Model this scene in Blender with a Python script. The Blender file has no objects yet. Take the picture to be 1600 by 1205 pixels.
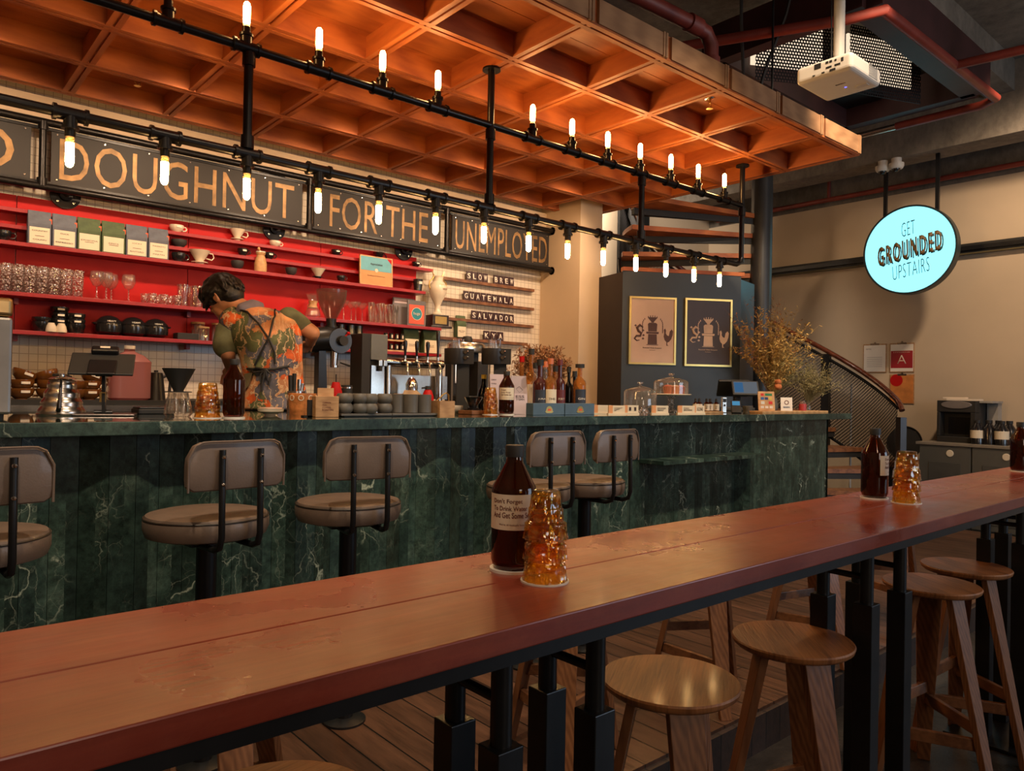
import bpy, bmesh, math, random
from mathutils import Vector, Matrix, noise as mnoise
random.seed(7)
PI = math.pi
scene = bpy.context.scene
COL = scene.collection

# ------------------------------------------------------------------ camera
F_PX, YAW, PITCH, ROLL, CAMZ = 1159.7, .8595, .00827, .01825, 1.34
_cy, _sy, _cp, _sp = math.cos(YAW), math.sin(YAW), math.cos(PITCH), math.sin(PITCH)
FW = Vector((_cy*_cp, _sy*_cp, _sp)); _rt = Vector((_sy, -_cy, 0)); _up = _rt.cross(FW)
_cr, _sr = math.cos(ROLL), math.sin(ROLL)
RT = _rt*_cr + _up*_sr; UP = _up*_cr - _rt*_sr
EYE = Vector((0, 0, CAMZ))
cd = bpy.data.cameras.new('camera'); cam = bpy.data.objects.new('camera', cd); COL.objects.link(cam)
cd.sensor_fit = 'HORIZONTAL'; cd.sensor_width = 36; cd.lens = 36*F_PX/1600
cd.clip_start = .02; cd.clip_end = 60
cam.matrix_world = Matrix(((RT.x, UP.x, -FW.x, 0), (RT.y, UP.y, -FW.y, 0), (RT.z, UP.z, -FW.z, CAMZ), (0, 0, 0, 1)))
scene.camera = cam

def at(u, v, X=None, Y=None, Z=None, D=None):
    """World point seen at photo pixel (u, v) on a known plane of the room (or at depth D)."""
    d = FW + RT*((u-800)/F_PX) - UP*((v-602.5)/F_PX)
    t = X/d.x if X is not None else Y/d.y if Y is not None else (Z-CAMZ)/d.z if Z is not None else D
    return EYE + d*t
def mpp(u, Y):                      # metres per pixel at column u on the plane Y
    d = FW + RT*((u-800)/F_PX)
    return Y/d.y/F_PX
def ax(u, Y, v=630): return at(u, v, Y=Y).x
def zat(u, v, Y): return at(u, v, Y=Y).z

# ------------------------------------------------------------------ world, exposure, lights
w = bpy.data.worlds.new('world'); scene.world = w; w.use_nodes = True
w.node_tree.nodes['Background'].inputs[0].default_value = (.85, .68, .52, 1)
w.node_tree.nodes['Background'].inputs[1].default_value = .17
vs = scene.view_settings
vs.view_transform = 'Standard'; vs.look = 'None'; vs.gamma = 1; vs.use_curve_mapping = False; vs.exposure = 0.48
scene.cycles.use_denoising = True
scene.cycles.max_bounces = 8; scene.cycles.transparent_max_bounces = 24
scene.cycles.sample_clamp_indirect = 4; scene.cycles.caustics_reflective = False; scene.cycles.caustics_refractive = False

def lamp(kind, name, loc, target, power, color, **k):
    l = bpy.data.lights.new(name, kind); l.energy = power; l.color = color
    for a, b in k.items(): setattr(l, a, b)
    o = bpy.data.objects.new(name, l); COL.objects.link(o); o.location = loc
    d = Vector(target) - Vector(loc); o.rotation_euler = d.to_track_quat('-Z', 'Y').to_euler()
    return o
WARM = (1, .62, .33); SOFT = (1, .78, .55); DAY = (.62, .8, 1)
# daylight of the shop front behind and to the right of the photographer
lamp('AREA', 'shopfront_daylight', (6.2, -3.3, 1.9), (5.0, 3, 1.4), 62, DAY, shape='RECTANGLE', size=3.2, size_y=2.2)
lamp('AREA', 'shopfront_daylight', (.5, -3.3, 2.0), (1.5, 3, 1.2), 18, (1, .86, .72), shape='RECTANGLE', size=1.0, size_y=1.6)
# ceiling spots over the aisle, aimed at the bar front and the long table
for x in (-.2, 1.5, 3.2, 4.9):
    lamp('SPOT', 'aisle_ceiling_spot', (x, .9, 4.2), (x+.3, 2.5, .9), 195, SOFT, spot_size=1.15, spot_blend=.6, shadow_soft_size=.06)
lamp('POINT', 'unseen_room_fill', (.2, -1.6, 3.3), (0, 0, 0), 24, (1, .72, .48), shadow_soft_size=.18)  # two unseen fill lights, added to lift ceiling, table and fascia
lamp('POINT', 'unseen_room_fill', (5.2, -1.2, 3.4), (0, 0, 0), 42, (1, .74, .52), shadow_soft_size=.18)
# small downlights of the canopy above the back shelves
for x in (.3, 1.4, 2.5, 3.6, 4.6):
    lamp('SPOT', 'shelf_downlight', (x, 4.15, 3.05), (x, 5.35, 2.0), 50, (1, .69, .44), spot_size=1.9, spot_blend=.8, shadow_soft_size=.05)
# unseen washes on the stair side, the second added to brighten the rear wall
lamp('SPOT', 'unseen_wall_wash', (6.9, 1.4, 4.3), (9, 2.6, 1.6), 230, (1, .72, .48), spot_size=1.6, spot_blend=.8, shadow_soft_size=.12)
lamp('SPOT', 'unseen_wall_wash', (6.0, 5.25, 4.3), (7.2, 6.2, 3.0), 420, (1, .84, .68), spot_size=1.9, spot_blend=.8, shadow_soft_size=.12)
lamp('SPOT', 'booth_spot', (4.6, 1.6, 4.2), (6.2, 4.0, 1.7), 260, SOFT, spot_size=.9, spot_blend=.7, shadow_soft_size=.06)

# ------------------------------------------------------------------ materials
def _nt(name):
    m = bpy.data.materials.new(name); m.use_nodes = True
    nt = m.node_tree; return m, nt, nt.nodes['Principled BSDF']
def mapping(nt, scale=(1, 1, 1), rot=(0, 0, 0), coord='Object'):
    tc = nt.nodes.new('ShaderNodeTexCoord'); mp = nt.nodes.new('ShaderNodeMapping')
    mp.inputs['Scale'].default_value = scale; mp.inputs['Rotation'].default_value = rot
    nt.links.new(tc.outputs[coord], mp.inputs[0]); return mp
def ramp(nt, fac, stops, interp='LINEAR'):
    r = nt.nodes.new('ShaderNodeValToRGB'); r.color_ramp.interpolation = interp
    e = r.color_ramp.elements
    while len(e) < len(stops): e.new(.5)
    for i, (p, c) in enumerate(stops):
        e[i].position = p; e[i].color = (c[0], c[1], c[2], 1) if not isinstance(c, (int, float)) else (c, c, c, 1)
    nt.links.new(fac, r.inputs[0]); return r
def noise(nt, mp, scale, detail=4, rough=.55, dist=0):
    n = nt.nodes.new('ShaderNodeTexNoise'); n.inputs['Scale'].default_value = scale
    n.inputs['Detail'].default_value = detail; n.inputs['Roughness'].default_value = rough; n.inputs['Distortion'].default_value = dist
    nt.links.new(mp.outputs[0], n.inputs['Vector']); return n
def math_(nt, op, a, b=None, c=None):
    n = nt.nodes.new('ShaderNodeMath'); n.operation = op
    for i, x in enumerate((a, b, c)):
        if x is None: continue
        if isinstance(x, (int, float)): n.inputs[i].default_value = x
        else: nt.links.new(x, n.inputs[i])
    return n.outputs[0]
def bump(nt, b, h, strength=.2, dist=.01):
    n = nt.nodes.new('ShaderNodeBump'); n.inputs['Strength'].default_value = strength; n.inputs['Distance'].default_value = dist
    nt.links.new(h, n.inputs['Height']); nt.links.new(n.outputs[0], b.inputs['Normal']); return n
def mixc(nt, fac, a, b, mode='MIX'):
    n = nt.nodes.new('ShaderNodeMix'); n.data_type = 'RGBA'; n.blend_type = mode
    for s, x in ((0, fac), (6, a), (7, b)):
        if isinstance(x, (int, float)): n.inputs[s].default_value = x
        elif isinstance(x, tuple): n.inputs[s].default_value = (x[0], x[1], x[2], 1)
        else: nt.links.new(x, n.inputs[s])
    return n.outputs[2]

def plain(name, col, rough=.5, metal=0, coat=0, var=.12, scale=9, bmp=0, bscale=60):
    m, nt, b = _nt(name)
    mp = mapping(nt); n = noise(nt, mp, scale)
    lo = tuple(max(0, c*(1-var)) for c in col); hi = tuple(min(1, c*(1+var)) for c in col)
    r = ramp(nt, n.outputs[0], [(.3, lo), (.7, hi)]); nt.links.new(r.outputs[0], b.inputs['Base Color'])
    b.inputs['Roughness'].default_value = rough; b.inputs['Metallic'].default_value = metal
    b.inputs['Coat Weight'].default_value = coat; b.inputs['Coat Roughness'].default_value = .08
    if bmp:
        n2 = noise(nt, mp, bscale); bump(nt, b, n2.outputs[0], bmp, .004)
    return m
def wood(name, dark, light, rough=.45, scale=3, stretch=(1, 8, 8), coat=0, bmp=.15, ring=14):
    m, nt, b = _nt(name)
    mp = mapping(nt, stretch); n = noise(nt, mp, scale, 6, .6, .6)
    wv = nt.nodes.new('ShaderNodeTexWave'); wv.inputs['Scale'].default_value = ring/8; wv.inputs['Distortion'].default_value = 6
    wv.inputs['Detail'].default_value = 3; nt.links.new(mp.outputs[0], wv.inputs['Vector'])
    f = math_(nt, 'MULTIPLY_ADD', wv.outputs['Fac'], .35, math_(nt, 'MULTIPLY', n.outputs[0], .8))
    r = ramp(nt, f, [(.25, dark), (.8, light)]); nt.links.new(r.outputs[0], b.inputs['Base Color'])
    b.inputs['Roughness'].default_value = rough; b.inputs['Coat Weight'].default_value = coat; b.inputs['Coat Roughness'].default_value = .1
    bump(nt, b, f, bmp, .003); return m
def emit(name, col, s):
    m = bpy.data.materials.new(name); m.use_nodes = True; nt = m.node_tree; nt.nodes.clear()
    o = nt.nodes.new('ShaderNodeOutputMaterial'); e = nt.nodes.new('ShaderNodeEmission')
    e.inputs[0].default_value = (*col, 1); e.inputs[1].default_value = s; nt.links.new(e.outputs[0], o.inputs[0]); return m
def thin_glass(name, tint=(1, 1, 1), body=0, bodycol=(1, 1, 1), bscale=0, bstr=0, stretch=(1, 1, 1), refl=1.45, rough=.03):
    """A thin glass wall: tinted see-through, Fresnel reflections, optional pressed pattern."""
    m = bpy.data.materials.new(name); m.use_nodes = True; nt = m.node_tree; nt.nodes.clear()
    o = nt.nodes.new('ShaderNodeOutputMaterial'); tr = nt.nodes.new('ShaderNodeBsdfTransparent'); tr.inputs[0].default_value = (*tint, 1)
    gl = nt.nodes.new('ShaderNodeBsdfGlossy'); gl.inputs['Roughness'].default_value = rough
    fr = nt.nodes.new('ShaderNodeLayerWeight'); fr.inputs[0].default_value = .5      # facing = 1 - |cos|
    f0 = ((refl-1)/(refl+1))**2
    sch = math_(nt, 'MULTIPLY_ADD', math_(nt, 'POWER', fr.outputs['Facing'], 4), 1-f0, f0)
    mx = nt.nodes.new('ShaderNodeMixShader'); nt.links.new(sch, mx.inputs[0])
    src = tr.outputs[0]
    if body:
        df = nt.nodes.new('ShaderNodeBsdfTranslucent'); df.inputs[0].default_value = (*bodycol, 1)
        d2 = nt.nodes.new('ShaderNodeBsdfDiffuse'); d2.inputs[0].default_value = (*bodycol, 1)
        a = nt.nodes.new('ShaderNodeMixShader'); nt.links.new(df.outputs[0], a.inputs[1]); nt.links.new(d2.outputs[0], a.inputs[2])
        m2 = nt.nodes.new('ShaderNodeMixShader'); m2.inputs[0].default_value = body
        nt.links.new(src, m2.inputs[1]); nt.links.new(a.outputs[0], m2.inputs[2]); src = m2.outputs[0]
    nt.links.new(src, mx.inputs[1]); nt.links.new(gl.outputs[0], mx.inputs[2]); nt.links.new(mx.outputs[0], o.inputs[0])
    if bstr:
        mp = mapping(nt, stretch); v = nt.nodes.new('ShaderNodeTexVoronoi'); v.inputs['Scale'].default_value = bscale
        nt.links.new(mp.outputs[0], v.inputs['Vector'])
        b = nt.nodes.new('ShaderNodeBump'); b.inputs['Strength'].default_value = bstr; b.inputs['Distance'].default_value = .01
        nt.links.new(v.outputs['Distance'], b.inputs['Height'])
        if body:
            fb = ramp(nt, v.outputs['Distance'], [(.05, 1), (.55, 0)]); nt.links.new(math_(nt, 'MULTIPLY', fb.outputs[0], min(1, body*1.9)), m2.inputs[0])
            nt.links.new(b.outputs[0], d2.inputs['Normal'])
        nt.links.new(b.outputs[0], gl.inputs['Normal']); nt.links.new(b.outputs[0], fr.inputs['Normal'])
    return m

def marble(name='green_marble', block=.087, lo=.68, hi=1.35):
    m, nt, b = _nt(name)
    tc = nt.nodes.new('ShaderNodeTexCoord'); sx = nt.nodes.new('ShaderNodeSeparateXYZ'); nt.links.new(tc.outputs['Object'], sx.inputs[0])
    cell = math_(nt, 'FLOOR', math_(nt, 'DIVIDE', sx.outputs[0], block))      # every plank is cut from another block
    wn = nt.nodes.new('ShaderNodeTexWhiteNoise'); wn.noise_dimensions = '1D'; nt.links.new(cell, wn.inputs['W'])
    off = nt.nodes.new('ShaderNodeVectorMath'); off.operation = 'MULTIPLY_ADD'
    nt.links.new(wn.outputs['Color'], off.inputs[0]); off.inputs[1].default_value = (0, 3, .5); nt.links.new(tc.outputs['Object'], off.inputs[2])
    n1 = nt.nodes.new('ShaderNodeTexNoise'); n1.inputs['Scale'].default_value = 5; n1.inputs['Detail'].default_value = 8; nt.links.new(off.outputs[0], n1.inputs['Vector'])
    add = nt.nodes.new('ShaderNodeVectorMath'); add.operation = 'MULTIPLY_ADD'; nt.links.new(n1.outputs['Color'], add.inputs[0]); add.inputs[1].default_value = (.30, .30, .30); nt.links.new(off.outputs[0], add.inputs[2])
    base = ramp(nt, n1.outputs[0], [(.3, (.010, .020, .016)), (.52, (.022, .043, .034)), (.75, (.058, .090, .070))])
    nf = nt.nodes.new('ShaderNodeTexNoise'); nf.inputs['Scale'].default_value = 34; nf.inputs['Detail'].default_value = 8; nf.inputs['Roughness'].default_value = .75; nt.links.new(off.outputs[0], nf.inputs['Vector'])
    col = mixc(nt, 1.0, base.outputs[0], ramp(nt, nf.outputs[0], [(.35, .45), (.68, 1.7)]).outputs[0], 'MULTIPLY')
    for sc, th, st in ((3.4, .0040, .5), (9.0, .007, .18), (5.5, .0045, .28), (1.5, .0026, .9)):
        v = nt.nodes.new('ShaderNodeTexVoronoi'); v.feature = 'DISTANCE_TO_EDGE'; v.inputs['Scale'].default_value = sc
        sc2 = nt.nodes.new('ShaderNodeVectorMath'); sc2.operation = 'MULTIPLY'; nt.links.new(add.outputs[0], sc2.inputs[0]); sc2.inputs[1].default_value = (1.3, 1.3, .5)
        nt.links.new(sc2.outputs[0], v.inputs['Vector'])
        r = ramp(nt, v.outputs['Distance'], [(0, 1), (th, .45), (th*2.5, 0)])
        n2 = nt.nodes.new('ShaderNodeTexNoise'); n2.inputs['Scale'].default_value = 3; nt.links.new(off.outputs[0], n2.inputs['Vector'])
        g = ramp(nt, n2.outputs[0], [(.44, 0), (.62, 1)])
        f = math_(nt, 'MULTIPLY', math_(nt, 'MULTIPLY', r.outputs[0], g.outputs[0]), st)
        col = mixc(nt, f, col, (.42, .48, .38))
    vb = ramp(nt, wn.outputs['Value'], [(0, lo), (1, hi)])
    col = mixc(nt, 1.0, col, vb.outputs[0], 'MULTIPLY')
    nt.links.new(col, b.inputs['Base Color']); b.inputs['Roughness'].default_value = .30; b.inputs['Specular IOR Level'].default_value = .3
    b.inputs['Coat Weight'].default_value = .0; b.inputs['Coat Roughness'].default_value = .1
    return m
def marble_top():
    m = marble('polished_marble', 2.3, .95, 1.15); b = m.node_tree.nodes['Principled BSDF']
    nt = m.node_tree; gm_ = nt.nodes.new('ShaderNodeNewGeometry'); sz = nt.nodes.new('ShaderNodeSeparateXYZ'); nt.links.new(gm_.outputs['Normal'], sz.inputs[0])
    up_ = math_(nt, 'GREATER_THAN', sz.outputs[2], .5)                      # polished face, honed edges
    nt.links.new(math_(nt, 'MULTIPLY_ADD', up_, -.36, .43), b.inputs['Roughness']); nt.links.new(math_(nt, 'MULTIPLY', up_, .8), b.inputs['Coat Weight'])
    b.inputs['Coat Roughness'].default_value = .03
    return m
def table_paint():
    m, nt, b = _nt('oxblood_table_paint')
    mp = mapping(nt, (.5, 6, 6)); n = noise(nt, mp, 5, 8, .65)
    mp2 = mapping(nt, (.7, 16, 1)); n2 = noise(nt, mp2, 6, 10, .85)
    mp3 = mapping(nt, (1, 1, 1)); n3 = noise(nt, mp3, 2.2, 5, .6)
    r = ramp(nt, n.outputs[0], [(.3, (.13, .017, .009)), (.7, (.235, .036, .018))])
    worn = math_(nt, 'MULTIPLY', ramp(nt, n2.outputs[0], [(.38, 0), (.85, 1)]).outputs[0], ramp(nt, n3.outputs[0], [(.36, .15), (.66, .9)]).outputs[0])
    col = mixc(nt, math_(nt, 'MULTIPLY', worn, .6), r.outputs[0], (.42, .13, .06)); nt.links.new(col, b.inputs['Base Color'])
    rr = ramp(nt, n3.outputs[0], [(.36, .20), (.62, .44)]); nt.links.new(rr.outputs[0], b.inputs['Roughness'])
    b.inputs['Coat Weight'].default_value = .22; b.inputs['Coat Roughness'].default_value = .12; b.inputs['Specular IOR Level'].default_value = .42
    bump(nt, b, n2.outputs[0], .07, .002); return m
def tile(name, size, gap, c1, c2, grout, rough=.2):
    m, nt, b = _nt(name)
    tc = nt.nodes.new('ShaderNodeTexCoord'); sx = nt.nodes.new('ShaderNodeSeparateXYZ'); nt.links.new(tc.outputs['Object'], sx.inputs[0])
    cx = nt.nodes.new('ShaderNodeCombineXYZ'); nt.links.new(math_(nt, 'ADD', sx.outputs[0], sx.outputs[1]), cx.inputs[0]); nt.links.new(sx.outputs[2], cx.inputs[1])
    br = nt.nodes.new('ShaderNodeTexBrick'); br.offset = 0; br.inputs['Scale'].default_value = 1
    br.inputs['Brick Width'].default_value = size; br.inputs['Row Height'].default_value = size; br.inputs['Mortar Size'].default_value = gap
    br.inputs['Color1'].default_value = (*c1, 1); br.inputs['Color2'].default_value = (*c2, 1); br.inputs['Mortar'].default_value = (*grout, 1)
    nt.links.new(cx.outputs[0], br.inputs['Vector']); nt.links.new(br.outputs['Color'], b.inputs['Base Color'])
    b.inputs['Roughness'].default_value = rough; bump(nt, b, math_(nt, 'SUBTRACT', 1, br.outputs['Fac']), .4, .002); return m
def boards(name, width, gap, dark, light, axis=0, rough=.35, long=1.8):
    m, nt, b = _nt(name)
    tc = nt.nodes.new('ShaderNodeTexCoord'); sx = nt.nodes.new('ShaderNodeSeparateXYZ'); nt.links.new(tc.outputs['Object'], sx.inputs[0])
    cx = nt.nodes.new('ShaderNodeCombineXYZ'); nt.links.new(sx.outputs[1-axis], cx.inputs[0]); nt.links.new(sx.outputs[axis], cx.inputs[1])
    br = nt.nodes.new('ShaderNodeTexBrick'); br.offset = .37; br.inputs['Scale'].default_value = 1
    br.inputs['Brick Width'].default_value = long; br.inputs['Row Height'].default_value = width; br.inputs['Mortar Size'].default_value = gap; br.inputs['Mortar Smooth'].default_value = .3
    br.inputs['Color1'].default_value = (.7, .7, .7, 1); br.inputs['Color2'].default_value = (1.2, 1.2, 1.2, 1); br.inputs['Mortar'].default_value = (.06, .06, .06, 1)
    nt.links.new(cx.outputs[0], br.inputs['Vector'])
    st = (8, .8, 8) if axis == 0 else (.8, 8, 8)
    n = noise(nt, mapping(nt, st), 4, 7, .65)
    r = ramp(nt, n.outputs[0], [(.3, dark), (.72, light)])
    nt.links.new(mixc(nt, 1.0, r.outputs[0], br.outputs['Color'], 'MULTIPLY'), b.inputs['Base Color'])
    b.inputs['Roughness'].default_value = rough; bump(nt, b, math_(nt, 'SUBTRACT', n.outputs[0], math_(nt, 'MULTIPLY', br.outputs['Fac'], 3)), .35, .004); return m
def concrete(name, dark, light, rough=.85, sc=1.6):
    m, nt, b = _nt(name)
    mp = mapping(nt, (1, 1, .6)); n = noise(nt, mp, sc, 9, .65, .4); n2 = noise(nt, mp, sc*9, 6, .7)
    f = math_(nt, 'MULTIPLY_ADD', n2.outputs[0], .35, math_(nt, 'MULTIPLY', n.outputs[0], .7))
    r = ramp(nt, f, [(.36, dark), (.66, light)]); nt.links.new(r.outputs[0], b.inputs['Base Color'])
    b.inputs['Roughness'].default_value = rough; bump(nt, b, n2.outputs[0], .5, .01); return m
def floral():
    m, nt, b = _nt('floral_shirt_cloth')
    mp = mapping(nt, (1, 1, 1)); n = noise(nt, mp, 9, 4, .6)
    ad = nt.nodes.new('ShaderNodeVectorMath'); ad.operation = 'MULTIPLY_ADD'; nt.links.new(n.outputs['Color'], ad.inputs[0]); ad.inputs[1].default_value = (.16, .16, .16); nt.links.new(mp.outputs[0], ad.inputs[2])
    v = nt.nodes.new('ShaderNodeTexVoronoi'); v.inputs['Scale'].default_value = 12; nt.links.new(ad.outputs[0], v.inputs['Vector'])
    sp = nt.nodes.new('ShaderNodeSeparateColor'); nt.links.new(v.outputs['Color'], sp.inputs[0])
    pal = ramp(nt, sp.outputs[0], [(0, (.13, .12, .15)), (.2, (.75, .13, .02)), (.38, (.12, .13, .055)), (.52, (.72, .36, .17)), (.68, (.18, .17, .22)), (.8, (.66, .28, .12)), (.9, (.30, .27, .16))], 'CONSTANT')
    pet = ramp(nt, v.outputs['Distance'], [(.0, 1.5), (.35, 1), (.75, .6)])
    col = mixc(nt, 1.0, pal.outputs[0], pet.outputs[0], 'MULTIPLY')
    wv = nt.nodes.new('ShaderNodeTexWave'); wv.inputs['Scale'].default_value = 9; wv.inputs['Distortion'].default_value = 9; nt.links.new(ad.outputs[0], wv.inputs['Vector'])
    ln = ramp(nt, wv.outputs['Fac'], [(.9, 0), (.97, .8)]); col = mixc(nt, ln.outputs[0], col, (.62, .42, .24))
    nt.links.new(col, b.inputs['Base Color']); b.inputs['Roughness'].default_value = .75; return m
def perforated(name, n_u, n_v, col=(.012, .010, .010), hole=.36):
    m = bpy.data.materials.new(name); m.use_nodes = True; nt = m.node_tree; b = nt.nodes['Principled BSDF']; o = nt.nodes['Material Output']
    b.inputs['Base Color'].default_value = (*col, 1); b.inputs['Roughness'].default_value = .5
    tc = nt.nodes.new('ShaderNodeTexCoord'); sx = nt.nodes.new('ShaderNodeSeparateXYZ'); nt.links.new(tc.outputs['UV'], sx.inputs[0])
    row = math_(nt, 'MULTIPLY', sx.outputs[1], n_v); rf = math_(nt, 'FLOOR', row)
    cu = math_(nt, 'FRACT', math_(nt, 'MULTIPLY_ADD', math_(nt, 'MODULO', rf, 2), .5, math_(nt, 'MULTIPLY', sx.outputs[0], n_u)))
    cv = math_(nt, 'FRACT', row)
    du = math_(nt, 'POWER', math_(nt, 'SUBTRACT', cu, .5), 2); dv = math_(nt, 'POWER', math_(nt, 'SUBTRACT', cv, .5), 2)
    inside = math_(nt, 'LESS_THAN', math_(nt, 'SQRT', math_(nt, 'ADD', du, dv)), hole)
    tr = nt.nodes.new('ShaderNodeBsdfTransparent'); mx = nt.nodes.new('ShaderNodeMixShader')
    nt.links.new(inside, mx.inputs[0]); nt.links.new(b.outputs[0], mx.inputs[1]); nt.links.new(tr.outputs[0], mx.inputs[2]); nt.links.new(mx.outputs[0], o.inputs[0]); return m

MARBLE = marble(); MARBLE_TOP = marble_top(); TABLE = table_paint()
CANOPY = wood('canopy_veneer', (.27, .058, .012), (.50, .140, .030), .55, 3, (6, 1.2, 6), 0, .06, 6)
CANOPY_X = wood('canopy_veneer_long', (.27, .058, .012), (.50, .140, .030), .55, 3, (1.2, 6, 6), 0, .06, 6)
FASCIA = wood('fascia_board', (.24, .115, .05), (.37, .195, .09), .6, 3, (1, 6, 6), 0, .1)
OAK = wood('oiled_oak', (.13, .042, .012), (.44, .175, .060), .45, 5, (1.6, 30, 1), .08, .5, 3)
OAKV = wood('oak_leg', (.12, .043, .015), (.25, .10, .038), .45, 4, (14, 14, 1.5), .1, .15, 20)
WALNUT = wood('walnut_board', (.10, .036, .015), (.23, .095, .038), .45, 4, (1.5, 14, 14), .1, .12)
PALEWOOD = wood('pale_wood', (.42, .22, .09), (.62, .36, .16), .5, 5, (2, 18, 18), 0, .1)
BOXWOOD = wood('packing_wood', (.30, .15, .06), (.48, .27, .12), .6, 5, (2, 18, 18), 0, .1)
DECK = boards('deck_boards', .112, .0035, (.045, .021, .012), (.125, .058, .032), 0, .32)
DECKEDGE = boards('deck_edge_boards', .1, .003, (.022, .012, .009), (.05, .026, .018), 0, .55, 9)
FLOORC = concrete('dark_concrete_floor', (.012, .010, .009), (.035, .028, .024), .35, 2.2)
CEILC = concrete('raw_concrete', (.050, .042, .034), (.21, .18, .145), .9, 1.3)
BEAMC = concrete('beam_concrete', (.085, .072, .058), (.26, .225, .18), .85, 1.8)
CREAM = plain('cream_wall_paint', (.50, .39, .27), .75, var=.06, scale=1.3)
CREAM2 = plain('column_paint', (.62, .46, .30), .7, var=.05, scale=2)
TILE = tile('white_mosaic_tile', .049, .0022, (.66, .58, .47), (.70, .62, .50), (.42, .35, .27))
RED = plain('red_lacquer', (.43, .007, .007), .5, var=.08, scale=2.5)
REDSHELF = plain('shelf_lacquer', (.30, .008, .014), .42, var=.1)
BLACK = plain('black_steel', (.012, .012, .013), .34, .3, var=.3, bmp=.05)
BLACKM = plain('matt_black', (.014, .013, .012), .6, var=.2)
PIPE = plain('black_iron_pipe', (.014, .012, .011), .33, .6, var=.3, bmp=.08)
RED.node_tree.nodes['Principled BSDF'].inputs['Specular IOR Level'].default_value = .2
DARKPANEL = plain('slate_panel', (.030, .036, .038), .42, var=.12, scale=2)
DARKBROWN = plain('dark_brown_panel', (.022, .013, .010), .6, var=.1)
TAUPE = plain('taupe_leather', (.135, .095, .072), .42, var=.1, scale=18, bmp=.12, bscale=180, coat=.08)
PIPING = plain('dark_piping', (.02, .014, .01), .5)
STEEL = plain('brushed_steel', (.62, .58, .52), .24, 1, var=.06, scale=30)
CHROME = plain('chrome', (.75, .74, .72), .1, 1, var=.03)
BRASS = plain('brass', (.62, .40, .13), .3, 1, var=.2, scale=6)
GOLDP = plain('gilt_frame', (.72, .50, .16), .28, .85, var=.08)
BRASSLET = plain('brass_letter', (.27, .15, .055), .5, .35, var=.55, scale=9)
SIGNBLK = plain('sign_board', (.015, .0105, .007), .6, var=.08, scale=3)
REDOX = plain('red_oxide_paint', (.19, .028, .018), .5, var=.25, scale=6)
REDDARK = plain('dark_red_steel', (.045, .014, .014), .55, var=.3, scale=4)
WHITEP = plain('white_plastic', (.72, .66, .58), .4, var=.03)
CERW = plain('white_ceramic', (.72, .62, .48), .22, var=.03, coat=.3)
CERB = plain('black_ceramic', (.012, .011, .012), .2, var=.1, coat=.4)
CERG = plain('charcoal_stoneware', (.028, .026, .026), .6, var=.15)
CERBR = plain('brown_glazed_ceramic', (.17, .060, .012), .18, var=.25, coat=.6, scale=14)
CERGR = plain('grey_stoneware', (.105, .093, .077), .5, var=.15, scale=14)
PAPER = plain('paper', (.70, .58, .44), .8, var=.03)
PAPERL = plain('lilac_paper', (.52, .42, .44), .8, var=.04)
LABELC = plain('cream_label', (.72, .62, .46), .7, var=.03)
INK = plain('ink', (.04, .02, .02), .7)
INKBR = plain('brown_ink', (.15, .045, .03), .7)
WHITEINK = plain('white_ink', (.8, .72, .6), .6)
BAGBLUE = plain('slate_blue_bag', (.095, .105, .135), .65, var=.25, scale=16, bmp=.3, bscale=30)
BAGGREEN = plain('green_bag', (.055, .085, .030), .65, var=.3, scale=16, bmp=.3, bscale=30)
ORANGE = plain('orange_sticker', (.75, .10, .02), .5)
MAROON = plain('maroon_tile', (.035, .010, .012), .5)
PINK = thin_glass('pink_jerrycan_plastic', (.8, .45, .45), .8, (.62, .27, .27), rough=.25)
GLASS = thin_glass('clear_glass', (.97, .96, .94), .06, (1, .9, .8), refl=1.7)
GLASSX = thin_glass('cut_glass', (.96, .93, .9), .48, (1, .84, .80), 70, .7, refl=2.2)
GLASSR = thin_glass('ribbed_glass', (.95, .93, .9), .20, (1, .86, .76), 60, .9, (1, 1, .12), refl=2.1)
HOPPER = thin_glass('smoked_hopper', (.75, .62, .58), .22, (.5, .3, .26), rough=.15)
AMBER = thin_glass('amber_bottle_glass', (.42, .12, .02), .10, (.25, .05, .006), refl=1.6)
AMBERT = thin_glass('amber_tumbler_glass', (1.0, .80, .33), .16, (1, .50, .05), 48, .9, refl=2.1)
DARKGLASS = thin_glass('dark_glass', (.05, .04, .04), .3, (.01, .01, .01))
LIQRED = plain('dark_spirit', (.05, .006, .004), .1, coat=.6)
LIQGOLD = thin_glass('golden_spirit', (.9, .55, .2), .3, (.7, .35, .1))
SKIN = plain('skin', (.50, .22, .11), .5, var=.06)
HAIR = plain('black_hair', (.008, .006, .005), .45, var=.4, scale=40, bmp=.8, bscale=55)
FLORAL = floral()
OLIVE = plain('olive_sleeve_cloth', (.13, .135, .07), .8, var=.3, scale=14, bmp=.2, bscale=40)
DARKCLOTH = plain('dark_cloth', (.02, .018, .018), .8)
APRONC = plain('olive_apron', (.17, .14, .075), .8, var=.1)
RUSSET = plain('dried_petal', (.40, .12, .035), .8, var=.3, scale=40)
STRAW = plain('dried_straw', (.44, .27, .075), .85, var=.4, scale=30)
DRYBROWN = plain('dried_brown', (.26, .11, .045), .85, var=.4, scale=30)
PERF = perforated('perforated_steel', 150, 46)
PERF2 = perforated('perforated_panel', 24, 22, (.012, .008, .008), .33)
BULB = emit('bulb_filament_glow', (1.0, .56, .20), 95)
BULBCAP = thin_glass('bulb_glass', (1, .8, .5), .1, (1, .6, .3))
SIGNFACE = emit('lit_sign_face', (.28, .88, 1.0), 1.15)
LEDBLUE = emit('blue_led', (.1, .1, 1), 3)
SCREEN = emit('till_screen_glow', (.36, .40, .46), .22)
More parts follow.
